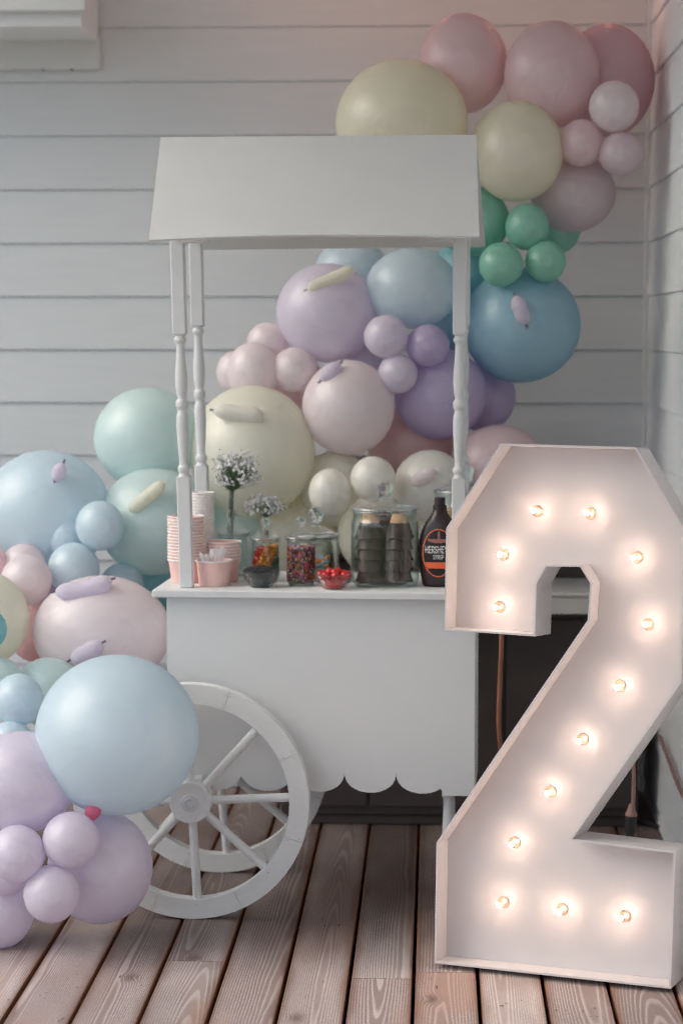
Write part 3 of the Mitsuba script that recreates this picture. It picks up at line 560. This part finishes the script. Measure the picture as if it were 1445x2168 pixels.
cup_stack('paper_cup', 473, 0.185, 36.5*sp, 30*sp, 0.062, 6, 0.0083, 'cup_pink', 'pink paper cup in the short stack', 'pink paper cup, topmost of the short stack', 'pink paper cup, lowest of the short stack', 'pink cups of the short stack')
spc = spot(453, yl=0.085); rt_, rb_, hh = 37*sp, 32*sp, 0.065
a, b = cup_meshes(rt_, rb_, hh); key = thing('spoon_cup', 'single pink paper cup full of silver spoons in front of the stacks', 'cup')
part(key, 'body', moved(a, spc+(0, 0, 0.0008)), 'cup_pink', 35); part(key, 'rim', moved(b, spc+(0, 0, 0.0008)), 'cup_rim', True)
for i in range(11):
    bx, by = rng.uniform(-0.018, 0.018), rng.uniform(-0.016, 0.016); lean = -0.30 if i == 0 else (-0.22 if i == 1 else rng.uniform(-0.16, 0.24))
    if i > 1: bx += 0.006
    ttx, tz = -0.034+0.0056*i+(0.006 if i > 3 else 0)+rng.uniform(-.0012, .0012), hh+[0.020, 0.012, 0.014, 0.016, 0.030, 0.026, 0.032, 0.022, 0.030, 0.034, 0.028][i]; bx = max(-0.018, min(0.018, ttx*0.6))
    P0, P1 = spc+np.array([bx*0.5, by*0.5, 0.006]), spc+np.array([ttx, by+0.004*rng.uniform(-1, 1), tz])
    hd = Polygon([(-0.0022, 0), (0.0022, 0), (0.0022, 0.05), (0.0044, 0.088), (0.0038, 0.094), (0.0014, 0.097), (-0.0014, 0.097), (-0.0038, 0.094), (-0.0044, 0.088), (-0.0022, 0.05)])
    m = extrude(hd, 0.0012); m.apply_transform(frame((0, 0, 0), (1, 0, 0), (0, 0, 1), (0, 1, 0))); L = np.linalg.norm(P1-P0); m.apply_scale([1, 1, L/0.097])
    yaw = rng.uniform(-0.7, 0.7); Mz = np.eye(4); Mz[:2, :2] = [[math.cos(yaw), -math.sin(yaw)], [math.sin(yaw), math.cos(yaw)]]
    A_ = along(P0, P1); ex = np.array([1.0, 0, 0]); z_ = A_[:3, 2]; x_ = ex-z_*(ex@z_); x_ /= np.linalg.norm(x_)
    m.apply_transform(Mz); m.apply_transform(frame(P0, x_, np.cross(z_, x_), z_)); m.fix_normals()
    solo('spoon', m, 'spoon_silver', 'silver plastic spoon, the one leaning farthest left in the pink cup' if i == 0 else f'silver plastic spoon in the pink cup, {ORD[i]} from the left', 'spoon', None if i == 0 else 'spoons in the pink cup', 25)

# lidded jars: thin clear body, heavy rim and base, domed lid with a knob
def jar(x, yl, rpx, h, label, knob='ball', hip=1.0, neck=0.93, lid_h=0.030, mat='clear_glass', lid_over=1.06):
    p = spot(x, yl=yl); s = scale_at(p); r = rpx*s; k = thing('glass_jar', label, 'jar')
    z = lambda t: t*h
    outer = spline([(r*0.86, 0.004), (r*0.97, 0.010), (r*hip, 0.022), (r*0.985, h*0.5), (r*0.985, h*0.80), (r*neck, h*0.90), (r*neck, h*0.97)], 40)
    inner = outer.copy(); inner[:, 0] -= 0.0026
    part(k, 'body', grounded(np.vstack([outer, [[outer[-1, 0]-0.0013, outer[-1, 1]+0.0012]], inner[::-1], outer[:1]]), p, 56), 'thick_glass', 40)
    part(k, 'base', grounded([(0.0003, 0.0), (r*0.80, 0.0), (r*0.845, 0.002), (r*0.85, 0.006), (r*0.82, 0.0085), (0.0003, 0.0080)], p, 48), 'thick_glass', 35)
    t = np.linspace(0, 2*np.pi, 13); part(k, 'rim', grounded([(r*0.975+0.0034*math.cos(a), h*0.975+0.0032*math.sin(a)) for a in t], p, 48), 'thick_glass', True)
    lid = thing_lid(k, p, r*lid_over, h, lid_h, knob); return k, p, r
def thing_lid(k, p, r, h, lh, knob):
    z0 = h*0.975+0.0045
    lk = part(k, 'lid', grounded(spline([(r, z0), (r*1.005, z0+0.0028), (r*0.90, z0+0.0050), (r*0.75, z0+lh*0.34), (r*0.45, z0+lh*0.66), (r*0.24, z0+lh*0.80), (0.0003, z0+lh*0.84)], 30), p, 48), 'clear_glass', True)
    t = np.linspace(0, 2*np.pi, 11); part(lk, 'edge', grounded([(r*0.985+0.0030*math.cos(a), z0+0.0016+0.0018*math.sin(a)) for a in t], p, 48), 'thick_glass', True)
    kz = z0+lh*0.80
    if knob == 'ball': pr_ = [(0.0003, kz), (r*0.20, kz), (r*0.16, kz+r*0.12), (r*0.25, kz+r*0.28), (r*0.31, kz+r*0.46), (r*0.28, kz+r*0.64), (r*0.17, kz+r*0.78), (0.0003, kz+r*0.82)]
    else: pr_ = [(0.0003, kz), (r*0.235, kz), (r*0.215, kz+r*0.10), (r*0.215, kz+r*0.24), (r*0.26, kz+r*0.34), (r*0.26, kz+r*0.40), (r*0.22, kz+r*0.44), (0.0003, kz+r*0.45)]
    part(lk, 'knob', grounded(spline(pr_, 26) if knob == 'ball' else pr_, p, 32), 'thick_glass', True if knob == 'ball' else 40)
    return lk
# far left clear jar, behind the stacks
jar(491, 0.30, 36, 0.112, 'empty clear lidded jar behind the short cup stack')
# gummy jar
gk, gp, gr = jar(562, 0.19, 29.5, 0.108, 'narrow lidded jar of red, orange and green gummies', hip=0.99)
def gummy(center, r, colour, label, group):
    m = trimesh.creation.icosphere(2, 1.0); v = m.vertices; v = v*(1+0.28*(meshkit.noise(v*1.7+rng.uniform(0, 50, 3), 3)-0.5))[:, None]; m.vertices = v*np.array([1, 0.85, 1.15])*r
    q = trimesh.transformations.random_rotation_matrix(rng.random(3)); m.apply_transform(q); solo('gummy_candy', moved(m, center), 'gummy_'+colour, label, 'candy', group, True)
pal = ['red', 'orange', 'green', 'red', 'yellow', 'orange', 'green', 'red', 'orange']
i = 0
for lev in range(5):
    for q in range(5):
        a = math.radians(-90+(q-2)*44+lev*17); rr = gr*0.64; col = pal[(i*5+lev*2) % 9]; i += 1
        gummy(gp+np.array([rr*math.cos(a), rr*math.sin(a), 0.034+0.0132*lev+rng.uniform(-.001, .001)]), gr*0.315, col, f"{col} gummy candy, {['far left', 'left', 'middle', 'right', 'far right'][q]} of the {['bottom', 'second', 'third', 'fourth', 'top'][lev]} layer in the narrow jar", f'{col} gummies in the narrow jar')
solo('gummy_heap', grounded(spline([(0.0003, 0.012), (gr*0.5, 0.0125), (gr*0.62, 0.03), (gr*0.6, 0.080), (gr*0.3, 0.088), (0.0003, 0.088)], 24), gp, 24), 'gummy_red', 'red gummies packed in the middle of the narrow lidded jar', 'candy', None, True, kind='stuff')
# sprinkle jar
sk, spp, sr = jar(637, 0.10, 30.5, 0.120, 'tall narrow lidded jar filled with rainbow sprinkles', hip=1.01)
def sprinkles(p, r, z0, z1, n, pal_, seed, wid=0.0021, ln=0.0072):
    g = np.random.default_rng(seed); base = tube(np.array([[0, 0, -.5], [0, 0, -.36], [0, 0, .36], [0, 0, .5]])*ln, np.array([.35, 1, 1, .35])*wid/1.6, 5); V, Fc = base.vertices, base.faces; vs, fs, cs = [], [], []
    for k in range(n):
        top = k < n*0.12; a = g.uniform(0, 2*np.pi); rr = r*math.sqrt(g.random()) if top else r*g.uniform(0.95, 1.0); z = (z1+g.uniform(-.002, .002)) if top else g.uniform(z0, z1)
        d = g.normal(size=3); d -= np.array([math.cos(a), math.sin(a), 0])*(d@np.array([math.cos(a), math.sin(a), 0]))*0.85; Mx = along((rr*math.cos(a), rr*math.sin(a), z), (rr*math.cos(a)+d[0], rr*math.sin(a)+d[1], z+d[2]))
        vs.append(V@Mx[:3, :3].T+Mx[:3, 3]+p); fs.append(Fc+len(V)*k); cs.append(np.tile(pal_[g.integers(len(pal_))], (len(V), 1)))
    core = lathe([(0.0003, z0), (r*0.95, z0), (r*0.95, z1-0.001), (0.0003, z1-0.001)], 30); core.fix_normals(); vs.append(core.vertices+p); fs.append(core.faces+len(V)*n); cs.append(np.tile((0.10, 0.03, 0.05), (len(core.vertices), 1)))
    return trimesh.Trimesh(np.vstack(vs), np.vstack(fs), process=False), np.vstack(cs)
RB = [(0.72, 0.06, 0.16), (0.78, 0.16, 0.28), (0.75, 0.22, 0.03), (0.80, 0.52, 0.06), (0.02, 0.05, 0.10), (0.03, 0.13, 0.14), (0.72, 0.68, 0.68), (0.45, 0.03, 0.05), (0.22, 0.06, 0.26), (0.015, 0.02, 0.035), (0.76, 0.28, 0.38), (0.02, 0.03, 0.06)]
m, col = sprinkles(spp, sr*0.955, 0.0115, 0.099, 2200, RB, 5)
solo('sprinkles', m, 'vertex_paint', 'pink, blue, orange and white sprinkles filling the tall narrow jar', 'sprinkles', None, False, kind='stuff', color=col)
# wide jar with sour worms behind
wk, wp, wr = jar(668, 0.215, 49, 0.115, 'wide lidded jar of pink and blue gummy worms behind the cherries', lid_over=1.05)
for k in range(12):
    a0 = rng.uniform(0, 6.28); z0 = 0.018+0.0042*k; pts_ = [(wr*0.80*math.cos(a0+t), wr*0.80*math.sin(a0+t), z0+0.006*math.sin(t*5+k)) for t in np.linspace(0, 1.5, 14)]
    cn_ = ['pink', 'blue', 'orange'][k % 3]; solo('gummy_worm', tube(np.array(pts_)+wp, 0.0052, 8), 'gummy_'+cn_, f'{cn_} gummy worm inside the wide lidded jar, {ORD[11-k]} layer from the top', 'candy', f'{cn_} gummy worms in the wide jar', True)
# big cone jar
ck, cpnt, cr = jar(814, 0.12, 73, 0.196, 'big lidded glass jar holding stacked chocolate dipped cones', knob='flat', hip=1.0, neck=0.93, lid_h=0.034, lid_over=0.985)
def ragged(r, z, amp, seed, n=32):
    a = np.arange(n)*2*np.pi/n; return r*(1+amp*(meshkit.noise(np.stack([np.cos(a)*2.4+seed*7, np.sin(a)*2.4, a*0+seed], 1), 2)-0.5))
def cone_meshes(seed, rt, rb, h):
    n = 32; a = np.arange(n)*2*np.pi/n; rings = [(rb*0.99, h*0.62), (rb+(rt-rb)*0.40+0.0012, h*0.60), (rb+(rt-rb)*0.55+0.0014, h*0.42), (rt*0.94+0.001, h*0.12), (rt*1.04, 0.02*h), (rt*0.9, 0.0), (rt*0.6, 0.004)]
    v = []
    for j, (r, z) in enumerate(rings):
        rr = ragged(r, z, 0.16 if j in (3, 4) else 0.03, seed+j, n); zz = z+(0.007*(meshkit.noise(np.stack([np.cos(a)*2+seed, np.sin(a)*2, a*0+9], 1), 4)-0.5) if j in (3, 4, 5) else 0)
        v.append(np.stack([rr*np.cos(a), rr*np.sin(a), zz*np.ones(n)], 1))
    v = np.vstack(v); m = len(rings); i_, j_ = np.meshgrid(np.arange(m-1), np.arange(n), indexing='ij'); j2 = (j_+1) % n
    f = np.stack([i_*n+j_, i_*n+j2, (i_+1)*n+j2, (i_+1)*n+j_], -1).reshape(-1, 4); f = np.vstack([f[:, [0, 1, 2]], f[:, [0, 2, 3]]])
    dip = trimesh.Trimesh(v, f, process=False)
    waf = lathe([(0.0003, h), (rb*0.92, h), (rb*0.97, h-0.0015), (rb+(rt-rb)*0.48, h*0.52), (rb+(rt-rb)*0.46, h*0.50)], 28); waf.fix_normals(); return dip, waf
ci = 0
for (dx, dy, n_, nm) in ((-0.037, -0.012, 5, 'left'), (0.036, -0.012, 5, 'right'), (-0.003, 0.030, 5, 'rear')):
    for k in range(n_):
        rt, rb, h = 0.0355, 0.0172, 0.066
        d_, w_ = cone_meshes(ci*3.7, rt, rb, h); ci += 1
        q = cpnt+np.array([dx+rng.uniform(-.001, .001), dy, 0.013+0.0272*k])
        key = thing('dipped_cone', f'chocolate dipped cone with bare wafer tip, topmost of the {nm} stack' if k == n_-1 else f'chocolate dipped cone, {ORD[n_-1-k]} from the top in the {nm} stack of the big jar', 'ice cream cone', None if k == n_-1 else f'nested cones of the {nm} stack')
        part(key, 'chocolate', moved(d_, q), 'chocolate', 40); part(key, 'wafer', moved(w_, q), 'wafer' if nm != 'rear' else 'chocolate', 30)
# second big jar behind the right post
jk, jp, jr = jar(985, 0.27, 70, 0.232, 'big lidded glass jar half hidden behind the right post', knob='flat', neck=0.93, lid_h=0.034, lid_over=0.985)
for (dx, dy) in ((-0.026, -0.03), (0.03, 0.0), (-0.01, 0.03)):
    _, w_ = cone_meshes(ci, 0.026, 0.012, 0.10); ci += 1; w2 = lathe([(0.0003, 0.0), (0.015, 0.0), (0.029, 0.148), (0.0305, 0.150), (0.0305, 0.176), (0.0285, 0.176), (0.0285, 0.152), (0.0003, 0.145)], 28); w2.fix_normals()
    solo('wafer_cone', moved(w2, jp+np.array([dx, dy, 0.013])), 'wafer', 'plain wafer cone standing in the jar behind the right post, '+('leftmost' if dx < -0.02 else 'rightmost' if dx > 0 else 'rearmost'), 'ice cream cone', 'plain cones in the rear jar')
# cut glass bowls
def bowl(x, yl, rpx, h, label, seed):
    p = spot(x, yl=yl); r = rpx*scale_at(p); k = thing('glass_bowl', label, 'bowl'); n, mm = 96, 26; out_, in_ = [], []
    for j, t in enumerate(np.linspace(0, 1, mm)):
        z = 0.002+h*t; rr = r*(0.60+0.40*t**0.72)
        for i_ in range(n):
            a = i_*2*np.pi/n; dim = 0.0036*math.sin(math.pi*min(1, t*1.02))*abs(math.cos(a*9+(0.5*math.pi if int(t*3.2) % 2 else 0)))*abs(math.sin(math.pi*t*3.2)); sc = 0.0022*(abs(math.cos(a*9)))*(t > 0.90)*(t-0.90)*10
            out_.append(((rr-0.002+dim)*math.cos(a), (rr-0.002+dim)*math.sin(a), z+sc)); in_.append(((rr-0.0072)*math.cos(a), (rr-0.0072)*math.sin(a), z+sc+(0.003 if j == 0 else 0)))
    v = np.array(out_+in_); N = len(out_); f = []
    for j in range(mm-1):
        for i_ in range(n):
            a, b, c, d = j*n+i_, j*n+(i_+1) % n, (j+1)*n+(i_+1) % n, (j+1)*n+i_; f += [(a, b, c), (a, c, d), (N+a, N+c, N+b), (N+a, N+d, N+c)]
    for i_ in range(n):
        a, b = (mm-1)*n+i_, (mm-1)*n+(i_+1) % n; f += [(a, b, N+b), (a, N+b, N+a)]
    v = np.vstack([v, [[0, 0, 0.001], [0, 0, 0.005]]])
    for i_ in range(n): a, b = i_, (i_+1) % n; f += [(a, len(v)-2, b), (N+a, N+b, len(v)-1)]
    m = trimesh.Trimesh(v, np.array(f), process=False); m.fix_normals(); part(k, 'shell', moved(m, p), 'thick_glass', 22); return p, r
bp, br = bowl(553, 0.055, 42, 0.040, 'small cut glass bowl of black crumbs on the front of the counter', 1)
g = np.random.default_rng(11); cr_ = []
for k in range(520):
    a = g.uniform(0, 6.283); q = math.sqrt(g.random()); z = 0.043+0.009*(1-q*q)+g.uniform(-.0015, .0015); cr_.append(moved(trimesh.creation.icosphere(0, g.uniform(0.0016, 0.0030)), (br*0.90*q*math.cos(a), br*0.90*q*math.sin(a), z)))
core = lathe(spline([(0.0003, 0.0058), (br*0.40, 0.0064), (br*0.56, 0.014), (br*0.68, 0.026), (br*0.77, 0.0385), (br*0.82, 0.0445), (br*0.5, 0.048), (0.0003, 0.050)], 30), 40); core.fix_normals()
solo('black_crumbs', moved(cat_(cr_+[core]), bp), 'dark_crumbs', 'heap of fine black crumbs in the small cut glass bowl', 'topping', None, 30, kind='stuff')
hp, hr = bowl(707, 0.035, 43, 0.037, 'small cut glass bowl of red cherries on the front of the counter', 2)
sy = lathe(spline([(0.0003, 0.0056), (hr*0.40, 0.0062), (hr*0.56, 0.013), (hr*0.66, 0.023), (hr*0.70, 0.029), (0.0003, 0.029)], 24), 40); sy.fix_normals()
solo('cherry_syrup', moved(sy, hp), 'cherry_red', 'red cherries and syrup filling the lower part of the small bowl', 'cherries', None, True, kind='stuff')
ch = trimesh.creation.icosphere(3, 1.0); v = ch.vertices; ch.vertices = v*(1-0.20*np.exp(-((v[:, :1]**2+v[:, 1:2]**2)/0.06))*(v[:, 2:3] > 0))
for k, (a, q, z) in enumerate([(a, 0.66, 0.0365) for a in np.arange(8)*45+8]+[(a, 0.25, 0.043) for a in (-80, 40, 160)]):
    a = math.radians(a); rc = 0.0102; c = hp+np.array([hr*q*math.cos(a), hr*q*math.sin(a), z]); key = thing('cherry', 'red cherry with its stem standing up, nearest the middle of the bowl' if k == 8 else f"glossy red cherry in the small bowl, {['at the right', 'at the back right', 'at the back', 'at the back left', 'at the left', 'at the front left', 'at the front', 'at the front right', '', 'upper right of the heap', 'upper left of the heap'][k]}", 'cherry', None if k == 8 else 'stemless cherries in the bowl')
    part(key, 'fruit', moved(ch, c, np.diag([rc, rc, rc, 1])), 'cherry_red', True)
    if k == 8: part(key, 'stem', tube(spline([c+(0.000, 0, 0.008), c+(0.004, -0.001, 0.018), c+(0.003, -0.002, 0.028), c+(0.0015, -0.002, 0.031)], 14), 0.0009, 6), 'cherry_stem', True)
# syrup bottle
bt = thing('syrup_bottle', 'dark brown squeeze bottle of chocolate syrup with an orange ringed label', 'bottle')
P = spot(930, yl=0.115); s = scale_at(P)
sec = [(33, 1238, .60), (35, 1236, .60), (38, 1225, .60), (42, 1205, .60), (45, 1180, .58), (45.5, 1160, .57), (43, 1140, .58), (38, 1122, .62), (31, 1107, .72), (22, 1094, .88), (15.5, 1084, 1.0), (14, 1080, 1.0), (14, 1075, 1.0)]
sp_ = spline([(w, y, d*100) for w, y, d in sec], 60); n = 56; a = np.arange(n)*2*np.pi/n; vv = []
bz = lambda y: (1239-y)*s*1.02
for w, y, d in sp_:
    e = 0.86; cx, sx_ = np.sign(np.cos(a))*np.abs(np.cos(a))**e, np.sign(np.sin(a))*np.abs(np.sin(a))**e
    vv.append(np.stack([w*s*cx, w*s*d/100*sx_, np.full(n, bz(y))], 1))
vv = np.vstack(vv); mr = len(sp_); i_, j_ = np.meshgrid(np.arange(mr-1), np.arange(n), indexing='ij'); j2 = (j_+1) % n
ff = np.stack([i_*n+j_, i_*n+j2, (i_+1)*n+j2, (i_+1)*n+j_], -1).reshape(-1, 4); ff = np.vstack([ff[:, [0, 1, 2]], ff[:, [0, 2, 3]]])
vv = np.vstack([vv, [[0, 0, bz(1237)]]]); ff = np.vstack([ff, np.stack([np.full(n, len(vv)-1), (np.arange(n)+1) % n, np.arange(n)], 1)])
bm = trimesh.Trimesh(vv, ff, process=False); bm.fix_normals(); part(bt, 'bottle_body', moved(bm, P), 'bottle_brown', True)
part(bt, 'cap', grounded([(0.0003, bz(1055)), (10.6*s, bz(1055)), (11.4*s, bz(1056.5)), (11.4*s, bz(1070)), (14.4*s, bz(1071)), (14.6*s, bz(1072)), (14.6*s, bz(1081)), (13*s, bz(1082)), (0.0003, bz(1082))], P, 36), 'cap_brown', 35)
part(bt, 'neck_ring', grounded([(14.5*s, bz(1086)), (15.8*s, bz(1085)), (15.8*s, bz(1083)), (14.0*s, bz(1082))], P, 36), 'cap_brown', 35)
ws_, ys_, ds_ = sp_[:, 0], sp_[:, 1], sp_[:, 2]/100
def wrap(m, off):
    """Bends flat label work (x along, y up, both in pixels from the bottle's middle, z outward in metres) onto the bottle's front."""
    v = np.array(m.vertices); yy = 1167-v[:, 1]; w = np.interp(-yy, -ys_, ws_); d = np.interp(-yy, -ys_, ds_)
    c = np.clip(np.abs(v[:, 0]/w), 0, 0.999)**(1/0.86); sn = np.sqrt(1-c*c)**0.86
    v = np.stack([v[:, 0]*s, -(w*s*d*sn+off+v[:, 2]), bz(yy)], 1); m = trimesh.Trimesh(v+P, m.faces, process=False); m.fix_normals(); return m
def flat(poly, z=0.0003):
    m = extrude(poly, z); return m.subdivide_to_size(4.0, max_iter=8) if hasattr(m, 'subdivide_to_size') else m
E = lambda rx, ry, x=0, y=0: Polygon([(x+rx*math.cos(t), y+ry*math.sin(t)) for t in np.linspace(0, 2*np.pi, 73)[:-1]])
LX = -3
lb = part(bt, 'label_panel', wrap(flat(E(31.2, 47.6, LX, -0.5)), 0.0002), 'label_black', False)
part(lb, 'ring', wrap(flat(E(33.8, 50, LX, -0.5).difference(E(31.3, 47.7, LX, -0.5))), 0.0003), 'label_orange', False)
part(lb, 'band', wrap(flat(E(30.5, 46.8, LX, -0.5).intersection(sbox(-60, -32.5, 60, -19.5))), 0.0009), 'label_orange', False)
part(lb, 'swirl', wrap(flat(unary_union([E(23, 7, LX, 27).intersection(sbox(-60, 27-8, 60, 28.5)), E(2.6, 11, LX+1, 35)])), 0.0009), 'label_syrup', False)
def words(text, h, w, x, y, mat):
    t = meshkit.text_mesh(text, h, 0.0003, bold=True); v = t.vertices; k = w/(v[:, 0].max()-v[:, 0].min()); t.vertices = np.stack([(v[:, 0]-(v[:, 0].max()+v[:, 0].min())/2)*k+x, v[:, 1]+y, v[:, 2]], 1)
    part(lb, 'lettering', wrap(t.subdivide_to_size(5.0, max_iter=6), 0.0010), mat, False)
words("HERSHEY'S", 14.5, 57, LX+0.5, -0.5, 'label_white'); words('SYRUP', 9, 22, LX+0.5, -13.2, 'label_white')

# flowers
def bouquet(x, y, rx, ry, yl, stem_px, label, nb, seed):
    g = np.random.default_rng(seed); c = cw(*[lc(x, y, yl)[0], yl, lc(x, y, yl)[1]]); sc = scale_at(c); base = cw(lc(stem_px[0], stem_px[1], yl)[0], yl, lc(stem_px[0], stem_px[1], yl)[1]); neck = c+np.array([0, 0, -ry*sc*0.80]); neck[0] = neck[0]*0.35+base[0]*0.65
    k = thing('flower_bunch', label, 'flowers'); bs, st, bud = [], [], []
    for i in range(nb):
        d = g.normal(size=3); d /= np.linalg.norm(d); d *= g.uniform(0.35, 1.0)**0.6*(1.18 if g.random() < 0.15 else 1)*(0.74+0.52*float(meshkit.noise(d*1.9+seed, 3)))
        if d[2] < -0.55: d[2] *= -0.6
        q = c+d*np.array([rx, rx*0.8, ry])*sc; r = g.uniform(0.0029, 0.0048)
        for t in range(5):
            e = g.normal(size=3); bs.append(moved(trimesh.creation.icosphere(0, r*0.62), q+e/np.linalg.norm(e)*r*0.75, None))
        st.append(tube(spline([neck+g.normal(size=3)*0.002, neck*0.45+q*0.55+g.normal(size=3)*0.004, q], 6), 0.00045, 3, False))
        if g.random() < 0.55: bud.append(moved(trimesh.creation.icosphere(0, 0.0018), q+g.normal(size=3)*0.005))
    part(k, 'blossoms', cat_(bs), 'blossom_white', True, kind='stuff'); part(k, 'sprigs', cat_(st), 'stem_green', True, kind='stuff'); part(k, 'buds', cat_(bud), 'stem_dark', False, kind='stuff')
    for i in range(7):
        o = g.normal(size=3)*np.array([1, 1, 0]); part(k, 'stem', tube(spline([neck+o*0.0034, (neck+base)/2+o*0.0030, base+o*0.0060], 8), 0.0010, 6), 'stem_dark', True)
    return base
b1 = bouquet(500, 1000, 50, 48, 0.33, (487, 1150), 'large rounded bunch of white filler flowers in the tall vase', 300, 21)
vz = thing('glass_vase', 'slim clear vase holding the large flower bunch', 'vase'); b1 = b1.copy(); b1[2] = ct
hv = lc(487, 1045, 0.33)[1]-ct
part(vz, 'body', grounded(spline([(0.0205, 0.002), (0.022, 0.010), (0.020, 0.05), (0.0125, hv*0.55), (0.0105, hv*0.8), (0.0125, hv)], 30), b1, 36), 'clear_glass', True)
part(vz, 'base', grounded([(0.0003, 0), (0.0205, 0), (0.0215, 0.003), (0.0205, 0.006), (0.0003, 0.006)], b1, 36), 'thick_glass', 35)
b2 = bouquet(558, 1072, 41, 26, 0.36, (566, 1150), 'low loose bunch of white filler flowers in the short vase', 150, 22)
vz = thing('glass_vase', 'short clear vase with the low flower bunch, behind the gummy jar', 'vase'); b2 = b2.copy(); b2[2] = ct; hv = lc(566, 1098, 0.36)[1]-ct
part(vz, 'body', grounded(spline([(0.016, 0.002), (0.018, 0.010), (0.015, 0.05), (0.0105, hv*0.8), (0.0135, hv)], 30), b2, 36), 'clear_glass', True)
part(vz, 'base', grounded([(0.0003, 0), (0.016, 0), (0.0175, 0.003), (0.0165, 0.006), (0.0003, 0.006)], b2, 36), 'thick_glass', 35)
